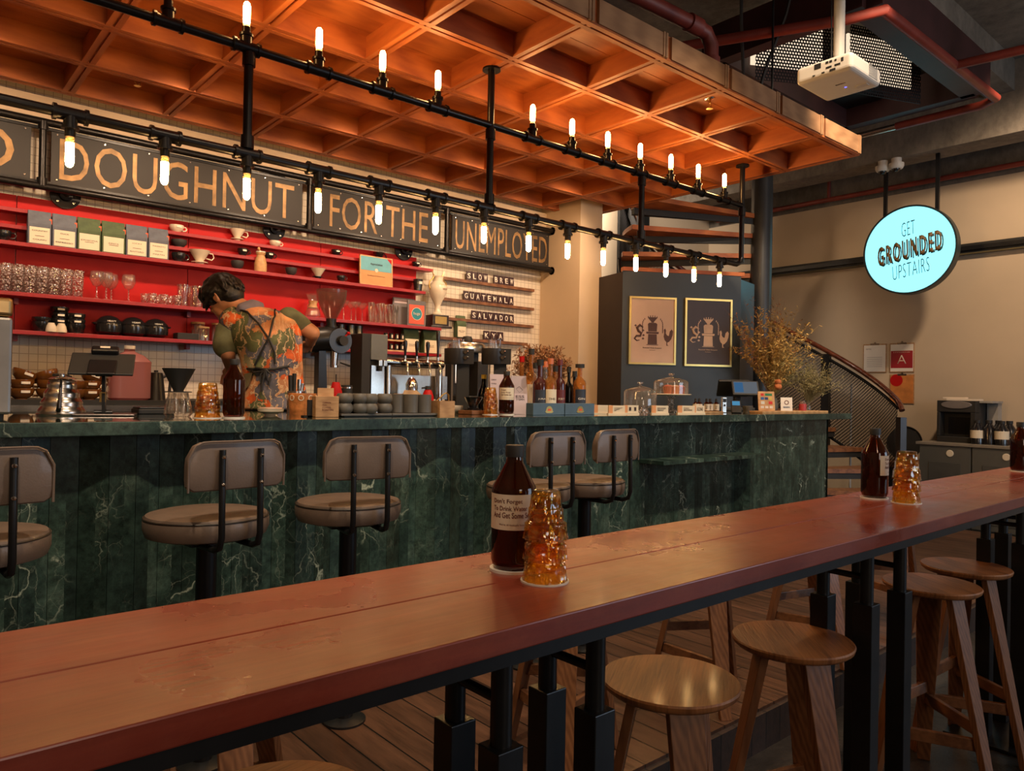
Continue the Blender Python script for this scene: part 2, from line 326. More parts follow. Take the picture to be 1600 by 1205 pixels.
LIGHTBOX = emit('light_panel_glow', (1, .78, .55), .75)

# ------------------------------------------------------------------ mesh helpers
ORG = {}
def link(o): COL.objects.link(o); return o
class MB:
    def __init__(s): s.bm = bmesh.new()
    def _add(s, vs, fs, M=None):
        bv = [s.bm.verts.new(M @ Vector(v) if M else Vector(v)) for v in vs]
        for f in fs:
            try: s.bm.faces.new([bv[i] for i in f])
            except ValueError: pass
        return s
    def box(s, x0, y0, z0, x1, y1, z1, M=None):
        v = [(x, y, z) for z in (z0, z1) for y in (y0, y1) for x in (x0, x1)]
        return s._add(v, [(0, 2, 3, 1), (4, 5, 7, 6), (0, 1, 5, 4), (2, 6, 7, 3), (0, 4, 6, 2), (1, 3, 7, 5)], M)
    def cbox(s, c, d, M=None):
        return s.box(c[0]-d[0]/2, c[1]-d[1]/2, c[2]-d[2]/2, c[0]+d[0]/2, c[1]+d[1]/2, c[2]+d[2]/2, M)
    def bar(s, p0, p1, w, t, up=(0, 0, 1)):      # rectangular bar between two points
        p0, p1 = Vector(p0), Vector(p1); d = (p1-p0).normalized(); a = d.cross(Vector(up))
        if a.length < 1e-4: a = d.cross(Vector((1, 0, 0)))
        a.normalize(); b = a.cross(d)
        vs = [p + a*(i*w/2) + b*(j*t/2) for p in (p0, p1) for i, j in ((-1, -1), (1, -1), (1, 1), (-1, 1))]
        return s._add(vs, [(3, 2, 1, 0), (4, 5, 6, 7), (0, 1, 5, 4), (1, 2, 6, 5), (2, 3, 7, 6), (3, 0, 4, 7)])
    def tube(s, path, r, seg=12, cap=True):
        path = [Vector(p) for p in path]; n = len(path); rs = r if isinstance(r, (list, tuple)) else [r]*n
        rings = []; prev = None
        for i, p in enumerate(path):
            t = (path[min(i+1, n-1)] - path[max(i-1, 0)]).normalized()
            if prev is None:
                a = t.cross(Vector((0, 0, 1)));
                if a.length < 1e-3: a = t.cross(Vector((1, 0, 0)))
            else: a = prev - t*prev.dot(t)
            a.normalize(); prev = a; b = t.cross(a)
            rings.append([s.bm.verts.new(p + (a*math.cos(2*PI*k/seg) + b*math.sin(2*PI*k/seg))*rs[i]) for k in range(seg)])
        for A, B in zip(rings, rings[1:]):
            for k in range(seg): s.bm.faces.new((A[k], A[(k+1) % seg], B[(k+1) % seg], B[k]))
        if cap: s.bm.faces.new(rings[0][::-1]); s.bm.faces.new(rings[-1])
        return s
    def cyl(s, p0, p1, r, r1=None, seg=20): return s.tube([p0, p1], [r, r if r1 is None else r1], seg)
    def lathe(s, prof, seg=28, c=(0, 0, 0), rib=0, ribn=12, M=None, sx=1, sy=1):
        rings = []
        for (r, z) in prof:
            if r < 1e-5: rings.append([s._v((c[0], c[1], c[2]+z), M)])
            else:
                ring = []
                for k in range(seg):
                    a = 2*PI*k/seg; rr = r*(1 + rib*math.cos(ribn*a))
                    ring.append(s._v((c[0]+rr*math.cos(a)*sx, c[1]+rr*math.sin(a)*sy, c[2]+z), M))
                rings.append(ring)
        for A, B in zip(rings, rings[1:]):
            if len(A) == 1 and len(B) == 1: continue
            for k in range(seg):
                k2 = (k+1) % seg
                if len(A) == 1: s.bm.faces.new((A[0], B[k2], B[k]))
                elif len(B) == 1: s.bm.faces.new((A[k], A[k2], B[0]))
                else: s.bm.faces.new((A[k], A[k2], B[k2], B[k]))
        return s
    def _v(s, p, M): return s.bm.verts.new(M @ Vector(p) if M else Vector(p))
    def sph(s, c, r, seg=16, M=None):
        if isinstance(r, (int, float)): r = (r, r, r)
        n = seg//2; mm = Matrix.Translation(Vector(c))
        if M: mm = mm @ M
        prof = [(math.sin(PI*i/n), -math.cos(PI*i/n)) for i in range(n+1)]
        return s.lathe([(a if 0 < i < n else 0, b) for i, (a, b) in enumerate(prof)], seg, M=mm @ Matrix.Diagonal((r[0], r[1], r[2], 1)))
    def prism(s, pts, vec):                       # polygon (3-D points) pushed along vec
        pts = [Vector(p) for p in pts]; n = len(pts); vec = Vector(vec)
        return s._add(pts + [p+vec for p in pts], [tuple(range(n))[::-1], tuple(range(n, 2*n))] + [(i, (i+1) % n, n+(i+1) % n, n+i) for i in range(n)])
    def build(s, name, mat, parent=None, smooth=False, bevel=0, seg=2, org=None):
        bmesh.ops.recalc_face_normals(s.bm, faces=s.bm.faces)
        me = bpy.data.meshes.new(name)
        if org is None: org = ORG.get(parent.name) if parent is not None else None
        if org is not None: bmesh.ops.translate(s.bm, verts=s.bm.verts, vec=-Vector(org))
        s.bm.to_mesh(me); s.bm.free(); me.materials.append(mat)
        o = link(bpy.data.objects.new(name, me))
        if parent is not None:
            o.parent = parent
            if parent.name in ORG: ORG[o.name] = ORG[parent.name]
        if smooth:
            me.polygons.foreach_set('use_smooth', [True]*len(me.polygons)); me.set_sharp_from_angle(angle=.7)
        if bevel:
            b = o.modifiers.new('bevel', 'BEVEL'); b.width = bevel; b.segments = seg; b.limit_method = 'ANGLE'; b.angle_limit = .6
        return o
def tag(o, label, cat, group=None):
    o['label'] = label; o['category'] = cat
    if group: o['group'] = group
    return o
def thing(name, label, cat, loc=(0, 0, 0), rz=0, group=None, world=False):
    """Empty at the base of a thing; world=True: its parts are given in room coordinates."""
    o = link(bpy.data.objects.new(name, None)); o.empty_display_size = .05
    o.location = loc; o.rotation_euler = (0, 0, rz); tag(o, label, cat, group)
    if world: ORG[o.name] = Vector(loc)
    return o
def solo(mb, name, mat, label, cat, loc=(0, 0, 0), rz=0, group=None, **k):   # a thing that is one mesh
    o = mb.build(name, mat, None, **k); o.location = loc; o.rotation_euler = (0, 0, rz); return tag(o, label, cat, group)
def struct(mb, name, mat, **k):
    o = mb.build(name, mat, **k); o['kind'] = 'structure'; return o
def dup(root, loc, rz=None, label=None, group=None):
    def cp(o, par):
        c = o.copy(); COL.objects.link(c)
        if par is not None: c.parent = par
        for ch in list(o.children): cp(ch, c)
        return c
    r = cp(root, None); r.location = loc
    if rz is not None: r.rotation_euler = (0, 0, rz)
    if label: r['label'] = label
    if group: r['group'] = group
    return r
_tc = {}
def text(s, parent, mat, org, xd, yd, h, w=None, depth=.0012, name='lettering', bold=0, align='C', bend=None, spacing=1.0):
    """Writing of height h (and width w) centred on org, reading along xd."""
    cu = bpy.data.curves.new('t', 'FONT'); cu.body = s; cu.size = 1; cu.offset = bold; cu.resolution_u = 3; cu.space_character = spacing
    cu.space_line = .95
    ob = bpy.data.objects.new('t', cu); me = bpy.data.meshes.new_from_object(ob); bpy.data.objects.remove(ob)
    xs = [v.co.x for v in me.vertices]; ys = [v.co.y for v in me.vertices]
    x0, x1, y0, y1 = min(xs), max(xs), min(ys), max(ys); sc = h/(y1-y0); sw = sc if w is None else w/(x1-x0)
    xd = Vector(xd).normalized(); yd = Vector(yd).normalized(); nd = xd.cross(yd); org = Vector(org)
    cxm = (x0+x1)/2 if align == 'C' else x0
    off = ORG.get(parent.name, Vector((0, 0, 0)))
    bm = bmesh.new(); bm.from_mesh(me); bpy.data.meshes.remove(me)
    bmesh.ops.remove_doubles(bm, verts=bm.verts, dist=1e-5)
    g = bmesh.ops.extrude_face_region(bm, geom=bm.faces[:])
    top = {v for v in g['geom'] if isinstance(v, bmesh.types.BMVert)}
    for v in bm.verts:
        x, y, z = (v.co.x-cxm)*sw, (v.co.y-(y0+y1)/2)*sc, (depth if v in top else 0)
        if bend is not None: v.co = bend(x, y, z)
        else: v.co = org + xd*x + yd*y + nd*z - off
    bmesh.ops.recalc_face_normals(bm, faces=bm.faces)
    m2 = bpy.data.meshes.new(name); bm.to_mesh(m2); bm.free(); m2.materials.append(mat)
    o = link(bpy.data.objects.new(name, m2)); o.parent = parent
    if parent.name in ORG: ORG[o.name] = ORG[parent.name]
    return o
ORD = ['first', 'second', 'third', 'fourth', 'fifth', 'sixth', 'seventh', 'eighth', 'ninth', 'tenth', 'eleventh', 'twelfth', 'thirteenth', 'fourteenth', 'fifteenth', 'sixteenth']

# ------------------------------------------------------------------ the room
DK = .15                                              # deck level
struct(MB().box(-3, -4, -.1, 9.2, 6.4, 0), 'floor', FLOORC)
struct(MB().box(-3, 1.52, .0, 7.6, 5.4, DK), 'floor_2', DECK)
struct(MB().box(-3, 1.50, .0, 7.6, 1.52, DK-.012), 'trim_1', DECKEDGE)
struct(MB().box(-3, 3.65, DK, 5.3, 5.4, .32), 'floor_3', FLOORC)      # raised floor behind the bar
struct(MB().box(-3.1, -4, 4.6, 9.2, 6.4, 4.75), 'ceiling', CEILC)
struct(MB().box(-3.1, 5.4, 0, 5.0, 5.5, 4.6), 'wall_back', TILE)
struct(MB().box(5.0, 4.86, 0, 5.3, 5.5, 4.6), 'wall_column', CREAM2)
struct(MB().box(5.3, 6.2, 0, 9.2, 6.3, 4.6), 'wall_rear', CREAM)
struct(MB().box(5.2, 5.5, 0, 5.3, 6.2, 4.6), 'wall_return', CREAM)
struct(MB().box(9.0, -4, 0, 9.2, 6.4, 3.72), 'wall_right', CREAM)
struct(MB().box(9.0, -4, 3.72, 9.2, 6.4, 4.6), 'wall_right_upper', CEILC)
struct(MB().box(-3.1, -4, 0, -3, 5.4, 4.6), 'wall_left', CREAM)
struct(MB().box(-3.1, -4.1, 0, 9.2, -4, 4.6), 'wall_front', CREAM)
struct(MB().box(8.2, -4, 3.9, 8.55, 6.2, 4.6), 'trim_2', BEAMC)       # concrete beam across the room
struct(MB().box(3.2, -3, 4.35, 3.5, 2.2, 4.6).box(-3, 2.25, 4.3, 8.2, 2.5, 4.6), 'trim_3', CEILC)
# pale cornice above the wall sign
struct(MB().box(-3, 5.33, 2.955, 5.0, 5.4, 3.10), 'trim_4', CREAM2)

# ------------------------------------------------------------------ timber canopy with coffers
CZ = 3.10; CX1 = 5.385; CY0, CY1 = 2.45, 5.2
t = thing('timber_canopy', 'large orange-brown timber coffered canopy hanging over the bar', 'canopy', (2.2, 3.8, CZ), world=True)
for j in range(6):
    y = CY0 + .55*j
    y = min(max(y, CY0+.02), CY1-.02)
    MB().box(-2.4, y-.026, CZ, CX1, y-.006, CZ+.125).box(-2.4, y+.006, CZ, CX1, y+.026, CZ+.125).box(-2.4, y-.006, CZ+.012, CX1, y+.006, CZ+.118)\
        .box(-2.4, y-.034, CZ, CX1, y-.026, CZ+.012).box(-2.4, y+.026, CZ, CX1, y+.034, CZ+.012).build('long_rib', CANOPY_X, t)
for i in range(14):
    x = CX1 - .02 - .5625*i
    MB().box(x-.026, CY0, CZ+.001, x-.006, CY1, CZ+.124).box(x+.006, CY0, CZ+.001, x+.026, CY1, CZ+.124).box(x-.006, CY0, CZ+.012, x+.006, CY1, CZ+.118)\
        .box(x-.034, CY0, CZ+.001, x-.026, CY1, CZ+.011).box(x+.026, CY0, CZ+.001, x+.034, CY1, CZ+.011).build('cross_rib', CANOPY, t)
m = MB()
for k in range(8): m.box(-2.4, CY0+k*.344, CZ+.125, CX1, CY0+(k+1)*.344-.004, CZ+.14)
m.build('top_board', CANOPY_X, t)
m = MB()
for i in range(14):
    x = CX1 - .5625*i
    m.box(x-.5625+.03, CY0-.022, CZ+.010, x-.03, CY0-.001, CZ+.13)
    m.box(x-.022, CY0-.026, CZ+.005, x-.006, CY0-.001, CZ+.135); m.box(x-.044, CY0-.026, CZ+.005, x-.028, CY0-.001, CZ+.135)
m.build('fascia', FASCIA, t)
MB().box(CX1, CY0, CZ+.002, CX1+.02, CY1, CZ+.13).build('end_fascia', CANOPY, t)
m = MB()
for x in (-1.5, .6, 2.7, 4.8):
    for y in (2.8, 4.9): m.cyl((x, y, CZ+.14), (x, y, 4.6), .008, seg=8)
m.build('hanger_rod', BLACK, t)
for (u, v, lab) in ((1109, 160, 'right-hand'), (215, 124, 'left-hand')):
    p = at(u, v, Z=3.2)
    s = thing('sprinkler_head', f'small chrome sprinkler head in a coffer, the {lab} one of two', 'sprinkler', (p.x, p.y, 3.224), group='canopy sprinklers')
    MB().lathe([(0, 0), (.034, 0), (.03, -.006), (0, -.008)], 20).build('escutcheon', CHROME, s, True)
    MB().cyl((0, 0, -.006), (0, 0, -.03), .009).tube([(-.012, 0, -.03), (-.015, 0, -.045), (0, 0, -.06), (.015, 0, -.045), (.012, 0, -.03)], .003, 6).lathe([(0, -.062), (.02, -.062), (.02, -.065), (0, -.066)], 14).build('nozzle', BRASS, s, True)

# ------------------------------------------------------------------ iron pipe chandelier
PY = 3.15; ZU, ZL = 2.79, 2.335
posts = [ax(u, PY, 280) for u in (385, 765, 1003, 1160)]
ch = thing('pipe_chandelier', 'black iron pipe lamp frame with bare tube bulbs hanging above the bar', 'chandelier', (2.5, PY, ZL), world=True)
XL = -1.6
PR = .019
m = MB().tube([(XL, PY, ZU), (posts[3], PY, ZU)], PR, 16)
m.build('upper_pipe', PIPE, ch, True)
MB().tube([(XL, PY, ZL), (posts[3]-.06, PY, ZL), (posts[3]-.018, PY, ZL+.018), (posts[3], PY, ZL+.06)], PR, 16).build('lower_pipe', PIPE, ch, True)
for i, x in enumerate([posts[0]-1.27, *posts]):
    top = CZ+.01 if i in (2, 4, 0) else ZU
    o = MB().cyl((x, PY, ZL+.02), (x, PY, top), PR*1.02, seg=16); 
    for z in ((ZL+.05, ZU-.05) if i != 4 else (ZU-.05,)): o.cyl((x, PY, z-.028), (x, PY, z+.028), PR*1.45, seg=16)
    o.build('post', PIPE, ch, True)
    if top > ZU: MB().cyl((x, PY, CZ-.012), (x, PY, CZ-.001), .05, seg=20).build('ceiling_flange', PIPE, ch, True)
def socket(x, z, s):
    f = MB().cyl((x-.05, PY, z), (x+.05, PY, z), PR*1.32, seg=16).cyl((x-.058, PY, z), (x-.046, PY, z), PR*1.6, seg=16).cyl((x+.046, PY, z), (x+.058, PY, z), PR*1.6, seg=16)
    f.cyl((x, PY, z), (x, PY, z+s*.045), PR*1.25, seg=16).cyl((x, PY, z+s*.045), (x, PY, z+s*.056), PR*1.55, seg=16).cyl((x, PY, z+s*.056), (x, PY, z+s*.085), PR*.95, seg=16)
    so = f.build('lamp_socket', PIPE, ch, True)
    a, b = z+s*.078, z+s*.185
    prof = [(.010, 0), (.0145, .006), (.0145, .022)]
    m = MB().lathe([(r, z+s*.083+s*q) for r, q in prof], 16, (x, PY, 0)); m.build('bulb_neck', BULBCAP, so, True)
    prof = [(.0, 0), (.0145, .001), (.0150, .03), (.0150, .072), (.012, .084), (.006, .090), (0, .091)]
    MB().lathe([(r, z+s*.105+s*q) for r, q in prof], 16, (x, PY, 0)).build('bulb', BULB, so, True)
for u in (260, 383, 497, 597, 684, 833, 895, 951, 1002, 1050, 1093, 1134): socket(ax(u, PY, 150), ZU, 1)
for u in (107, 256, 385, 497, 592, 681, 757, 827, 888, 944, 995, 1042, 1086, 1126): socket(ax(u, PY, 320), ZL, -1)
for u in (-60,): socket(ax(u, PY, 200), ZL, -1)

# ------------------------------------------------------------------ wall sign
SY = 5.27
sg = thing('wall_sign', 'long black wall sign with brass letters in an iron pipe frame', 'sign', (2.2, SY, 2.5), world=True)
ZT, ZB = 2.915, 2.525
for z in (ZT, ZB): MB().tube([(-1.2, SY-.03, z), (5.02, SY-.03, z)], .022, 14).build('pipe_rail', PIPE, sg, True)
MB().box(-1.2, SY-.012, ZB+.022, 5.0, SY+.004, ZB+.04).box(-1.2, SY-.012, ZT-.04, 5.0, SY+.004, ZT-.022).build('angle_strip', BLACK, sg)
for z in (ZT, ZB): MB().lathe([(0, 0), (.04, 0), (.045, .02), (.04, .04), (0, .04)], 20, M=Matrix.Translation((5.0, SY-.03, z)) @ Matrix.Rotation(PI/2, 4, 'Y')).build('end_cap', PIPE, sg, True)
for u in (65, 482, 697):
    x = ax(u, SY, 250)
    MB().cyl((x, SY-.03, ZB), (x, SY-.03, ZT), .02, seg=14).cyl((x, SY-.03, ZB), (x, SY-.03, ZB+.05), .028, seg=14).cyl((x, SY-.03, ZT-.05), (x, SY-.03, ZT), .028, seg=14).build('divider_pipe', PIPE, sg, True)
for u, v in ((107, 300), (436, 362), (436, 285), (640, 395)):
    x = ax(u, SY, v)
    zz = ZB-.005 if v > 290 else ZT+.02
    f = MB().lathe([(0, 0), (.085, 0), (.085, .014), (.04, .016), (.036, .04), (0, .04)], 28, M=Matrix.Translation((x, 5.371, zz)) @ Matrix.Rotation(PI/2, 4, 'X')).cyl((x, 5.36, zz), (x, SY, ZB if v > 290 else ZT), .018).build('wall_flange', PIPE, sg, True)
    b = MB()
    for k in range(4): a = PI/4+k*PI/2; b.cyl((x+.062*math.cos(a), 5.357, zz+.062*math.sin(a)), (x+.062*math.cos(a), 5.350, zz+.062*math.sin(a)), .008, seg=10)
    b.build('bolt', STEEL, f, True)
def panel(x0, x1, s, tx0, tx1, zt, zb):
    p = MB().box(x0, SY-.004, ZB+.035, x1, SY+.012, ZT-.035).build('sign_panel', SIGNBLK, sg)
    b = MB()
    for k in range(7):
        for z in (ZB+.06, ZT-.055):
            x = x0+.03+(x1-x0-.06)*k/6; b.cyl((x, SY-.004, z), (x, SY-.009, z), .005, seg=8)
    b.build('screw', STEEL, p)
    text(s, p, BRASSLET, ((tx0+tx1)/2, SY-.005, (zt+zb)/2), (1, 0, 0), (0, 0, 1), zt-zb, tx1-tx0, .0012, bold=0, spacing=1.05)
panel(-.7, ax(48, SY, 230), 'GOOD', -.55, ax(22, SY, 230), 2.845, 2.59)
panel(ax(80, SY, 240), ax(472, SY, 300), 'DOUGHNUT', ax(93, SY, 240), ax(459, SY, 300), 2.845, 2.59)
panel(ax(491, SY, 320), ax(688, SY, 360), 'FOR THE', ax(515, SY, 320), ax(668, SY, 360), 2.845, 2.59)
panel(ax(706, SY, 370), ax(857, SY, 390), 'UNEMPLOYED', ax(711, SY, 370), ax(854, SY, 390), 2.845, 2.59)

# ------------------------------------------------------------------ red shelving
SX1 = 3.52
S1, S2, S3, S4, S5 = 1.65, 1.872, 2.172, 2.28, 2.383
rs = thing('red_shelving', 'long red lacquered wall shelving with five shelves behind the bar', 'shelf', (1.2, 5.38, S1), world=True)
XB = -1.4
m = MB()
for a, b in ((XB, .64), (.645, 1.64), (1.645, 2.63), (2.635, SX1)): m.box(a, 5.372, S1-.02, b, 5.399, 2.475)
m.build('back_panel', RED, rs)
for z, y, x1 in ((S1, 5.2, SX1+.16), (S2, 5.18, SX1+.14), (S3, 5.22, SX1), (S4, 5.28, SX1), (S5, 5.29, SX1+.12)):
    MB().box(XB, y, z-.024, x1, 5.372, z).build('shelf_board', REDSHELF, rs, bevel=.002)
m = MB()
for x in (.645, 1.64, 2.63): 
    for z in (S1, S2): MB().box(x-.012, 5.32, z-.06, x+.012, 5.372, z-.024).build('bracket', REDSHELF, rs)
m = None

# ------------------------------------------------------------------ marble bar
BY = 2.80; BT = 1.213; BXR = at(1330, 650, Y=BY).x; BODR = at(1290, 700, Y=2.9).x
bar = thing('marble_bar', 'long green marble bar counter with pleated stone front and overhanging polished top', 'bar counter', (2.6, 3.2, DK), world=True)
MB().box(-1.8, BY, BT-.048, BXR, 3.85, BT).build('countertop', MARBLE_TOP, bar, bevel=.003)
m = MB(); pts = []; pw = .087; x = -1.8; k = 0
XM0 = at(1005, 700, Y=2.9).x; XM1 = at(1165, 700, Y=2.9).x
while x < BODR:
    y = BY+.13 - (.035 if (k//2) % 2 == 0 else .0) if x < XM0-.1 else (BY+.15 if x < XM1 else BY+.08)
    pts.append((x, y)); x += pw; k += 1
pts.append((BODR, pts[-1][1]))
for (a, b) in zip(pts, pts[1:]):
    m.prism([(a[0]+.0008, a[1], DK), (b[0]-.0008, b[1], DK), (b[0]-.0008, b[1]+.03, DK), (a[0]+.0008, a[1]+.03, DK)], (0, 0, BT-.05-DK))
m.build('stone_cladding', MARBLE, bar)
MB().box(-1.8, BY+.17, DK, BODR-.01, 3.65, BT-.05).build('bar_carcass', BLACKM, bar)
MB().box(XM0+.02, BY-.04, .915, XM1+.02, BY+.18, .94).build('purse_ledge', MARBLE, bar, bevel=.002)
MB().box(BODR-.03, BY+.08, DK, BODR, 3.65, BT-.05).build('end_panel', MARBLE, bar)
# back counter
BC = 1.25
bc = thing('back_counter', 'black-topped back counter with steel rim under the white tiles', 'counter', (1.5, 5.0, .32), world=True)
MB().box(-1.8, 4.62, BC-.03, 4.6, 5.395, BC).build('worktop', BLACKM, bc)
MB().box(-1.8, 4.605, BC-.065, 4.6, 4.62, BC-.028).build('steel_rim', STEEL, bc)
m = MB()
for k in range(7): m.box(-1.8+k*.9, 4.66, .32, -.92+k*.9, 5.39, BC-.03)
m.build('cabinet_body', STEEL, bc, bevel=.004)

# ------------------------------------------------------------------ long red table
TF, TBK, TZ = .808, 1.218, 1.0
tb = thing('long_table', 'long narrow oxblood red painted high table on black steel legs', 'table', (2.5, 1.0, 0), world=True)
MB().box(-1.6, TF, TZ-.036, 5.6, TBK-.205, TZ).box(-1.6, TBK-.2035, TZ-.036, 5.6, TBK, TZ).build('tabletop', TABLE, tb, bevel=.0025)
MB().box(-1.6, TF+.006, TZ-.058, 5.6, TF+.036, TZ-.037).box(-1.6, TBK-.036, TZ-.058, 5.6, TBK-.006, TZ-.037).box(-1.6, TF+.036, TZ-.042, 5.6, TF+.045, TZ-.037).build('under_frame', BLACK, tb)
for xc in (-.46, .86, 2.14, 3.48, 4.8):
    for dx in (-.107, .107):
        for y in (.885, 1.005):
            f = MB().cyl((xc+dx, y, .02), (xc+dx, y, TZ-.037), .0175, seg=18).build('leg_tube', BLACK, tb, True)
            m = MB().box(xc+dx-.0255, y-.0255, .012, xc+dx+.0255, y+.0255, .79)
            m.build('leg_sleeve', BLACK, f, bevel=.002)
        MB().cyl((xc+dx, .885, .858), (xc+dx, 1.005, .858), .0085, seg=12).build('crossbar', BLACK, tb, True)
        MB().box(xc+dx-.02, .87, TZ-.05, xc+dx+.02, TBK-.03, TZ-.038).build('cross_plate', BLACK, tb)
    MB().box(xc-.2, .78, 0, xc+.2, 1.12, .012).build('foot_plate', BLACK, tb, bevel=.002)

# ------------------------------------------------------------------ bar stools
SZ = .944
def bar_stool():
    r = thing('bar_stool', '', 'bar stool')
    s = MB().lathe([(0, -.075), (.15, -.075), (.178, -.066), (.186, -.045), (.186, -.02), (.178, -.003), (.15, .003), (.08, .006), (0, .007)], 48).build('seat', TAUPE, r, True)
    c = [(.1835*math.cos(a), .1835*math.sin(a), -.011) for a in [2*PI*k/48 for k in range(49)]]
    MB().tube(c, .0028, 6).build('seat_piping', PIPING, s, True)
    s.location.z = SZ-DK
    # backrest: rounded upright pad, curved a little round the sitter
    m = MB(); n = 16; w2 = .150; z0, z1 = 1.035, 1.178; rc = .05
    prof = []
    for i in range(n+1):
        x = -w2 + 2*w2*i/n; d = max(0, abs(x)-(w2-rc)); top = z1 - (rc - math.sqrt(max(0, rc*rc-d*d)))*.95
        prof.append((x, top))
    def yb(x): return -.205 + .55*x*x
    for th, off in ((.0, 0),):
        rows = []
        for side in (0, 1):
            row = []
            for (x, zt) in prof:
                y = yb(x) + (.0 if side == 0 else .032)
                zz0 = z0 + (.012 if abs(x) > w2-.004 else 0)
                ring = [m.bm.verts.new((x, y + (.006 if side == 0 and q in (0, 4) else -.006 if side == 1 and q in (0, 4) else 0), zz0 + (zt-zz0)*q/4)) for q in range(5)]
                row.append(ring)
            rows.append(row)
        A, B = rows
        for i in range(n):
            for q in range(4):
                m.bm.faces.new((A[i][q], A[i+1][q], A[i+1][q+1], A[i][q+1])); m.bm.faces.new((B[i][q], B[i][q+1], B[i+1][q+1], B[i+1][q]))
            m.bm.faces.new((A[i][4], A[i+1][4], B[i+1][4], B[i][4])); m.bm.faces.new((A[i][0], B[i][0], B[i+1][0], A[i+1][0]))
        for q in range(4):
            m.bm.faces.new((A[0][q], A[0][q+1], B[0][q+1], B[0][q])); m.bm.faces.new((A[n][q], B[n][q], B[n][q+1], A[n][q+1]))
    b = m.build('backrest', TAUPE, r, True, bevel=.004); b.location.z = -DK
    path = [(x, yb(x)-.001, zt) for x, zt in prof]; path = [(-w2, yb(w2), z0)] + path + [(w2, yb(w2), z0)]
    o = MB().tube(path, .0035, 6).build('backrest_piping', TAUPE, b, True)
    for sx in (-1, 1):
        x = sx*.042; yy = yb(x)-.009
        x = sx*.060
        br = MB().tube([(x, .02, .862), (x, -.10, .858), (x, -.175, .858), (x, -.205, .868), (x, -.217, .90), (x, yy-.002, 1.02), (x, yy, 1.10), (x, yy, 1.155)], .0095, 10).build('back_bracket', BLACK, r, True)
        br.location.z = -DK
        for zb in (1.135, 1.055): MB().sph((x, yy-.008, zb), .0065, 8).build('bolt', CHROME, br, True)
    MB().cyl((0, 0, .012), (0, 0, SZ-DK-.075), .031, seg=28).build('pedestal', BLACK, r, True)
    MB().lathe([(0, 0), (.075, 0), (.075, .008), (.05, .018), (0, .022)], 40).build('base_plate', BLACK, r, True)
    MB().box(-.09, -.09, SZ-DK-.088, .09, .09, SZ-DK-.075).build('swivel_plate', BLACK, r)
    return r
sy = 2.40
SLAB = ['taupe leather bar stool cut off by the left picture edge', 'taupe leather bar stool left of centre behind the long table, second from left', 'taupe leather bar stool below the grey mugs, third from left',
        'taupe leather bar stool mostly hidden behind the front amber bottle', 'taupe leather bar stool nearest the right end, half overlapping its neighbour']
st0 = None
for i, u in enumerate((-48, 317, 539, 822, 910)):
    x = at(u, 785, Y=sy).x + (.015 if i else 0)
    rz = (.05, .12, -.16, -.06, .06)[i]
    if st0 is None: st0 = bar_stool(); st0.location = (x, sy, DK); st0.rotation_euler.z = rz; st0['label'] = SLAB[0]; st0['group'] = 'swivel bar stools along the bar'
    else: dup(st0, (x, sy, DK), rz, SLAB[i])

# ------------------------------------------------------------------ wooden stools
def wood_stool(h=.70):
    r = thing('wooden_stool', '', 'stool', group='round oak stools')
    MB().lathe([(0, h-.022), (.142, h-.022), (.152, h-.014), (.155, h-.004), (.152, h), (0, h)], 56).build('seat', OAK, r, True)
    legs = []
    for k in range(3):
        a = PI/2 + k*2*PI/3
        d = Vector((math.cos(a), math.sin(a), 0)); tn = Vector((-d.y, d.x, 0))
        top = d*.075 + Vector((0, 0, h-.022)); bot = d*.205
        m = MB(); vs = []
        for p, wd in ((top, .085), (bot, .042)):
            for i, j in ((-1, -1), (1, -1), (1, 1), (-1, 1)): vs.append(p + tn*(i*wd/2) + d*(j*.011))
        m._add(vs, [(3, 2, 1, 0), (4, 5, 6, 7), (0, 1, 5, 4), (1, 2, 6, 5), (2, 3, 7, 6), (3, 0, 4, 7)])
        m.build('leg', OAKV, r, bevel=.002); legs.append((d, tn))
    for k in range(3):
        d0, d1 = legs[k][0], legs[(k+1) % 3][0]; zz = .20+.045*k
        f = .205-(.13*zz/h); MB().bar(d0*f + Vector((0, 0, zz)), d1*f + Vector((0, 0, zz)), .018, .04).build('stretcher', WALNUT, r, bevel=.002)
    MB().box(-.06, -.06, h-.034, .06, .06, h-.022).build('seat_block', WALNUT, r)
    return r
ws = wood_stool(); first = True
for (u, v, lab, rz) in ((1047, 1060, 'round oak stool with bright grained seat, nearest in front of the table legs', .55), (1238, 997, 'round brown oak stool second from the front under the table', .75),
                        (1455, 911, 'round oak stool with open stretchers right of the thick black legs', .95), (1509, 884, 'round oak stool furthest right, just behind another seat', 1.0),):
    p = at(u, v, Z=.70)
    if first: ws.location = (p.x, p.y, 0); ws.rotation_euler.z = rz; ws['label'] = lab; first = False
    else: dup(ws, (p.x, p.y, 0), rz, lab)
p = at(440, 1262, Z=.70); dup(ws, (p.x-.01, p.y, 0), .2, 'round oak stool at the lower left, only its seat rim showing')
for i, (x, y, rz, lab) in enumerate(((.62, 1.70, .9, 'wooden stool on the deck behind the left end of the table'), (1.72, 1.71, .3, 'wooden stool on the deck with dark legs behind the brightest oak seat'),
        (2.5, 1.72, .5, 'wooden stool on the deck, orange leg showing between the table legs'), (3.3, 1.70, .8, 'wooden stool on the deck behind the second stool seat from the right'),
        (4.2, 1.70, .2, 'wooden stool on the deck at the far right under the table'))):
    c_ = dup(ws, (x, y, DK), rz, lab); c_.scale = (1, 1, .9)

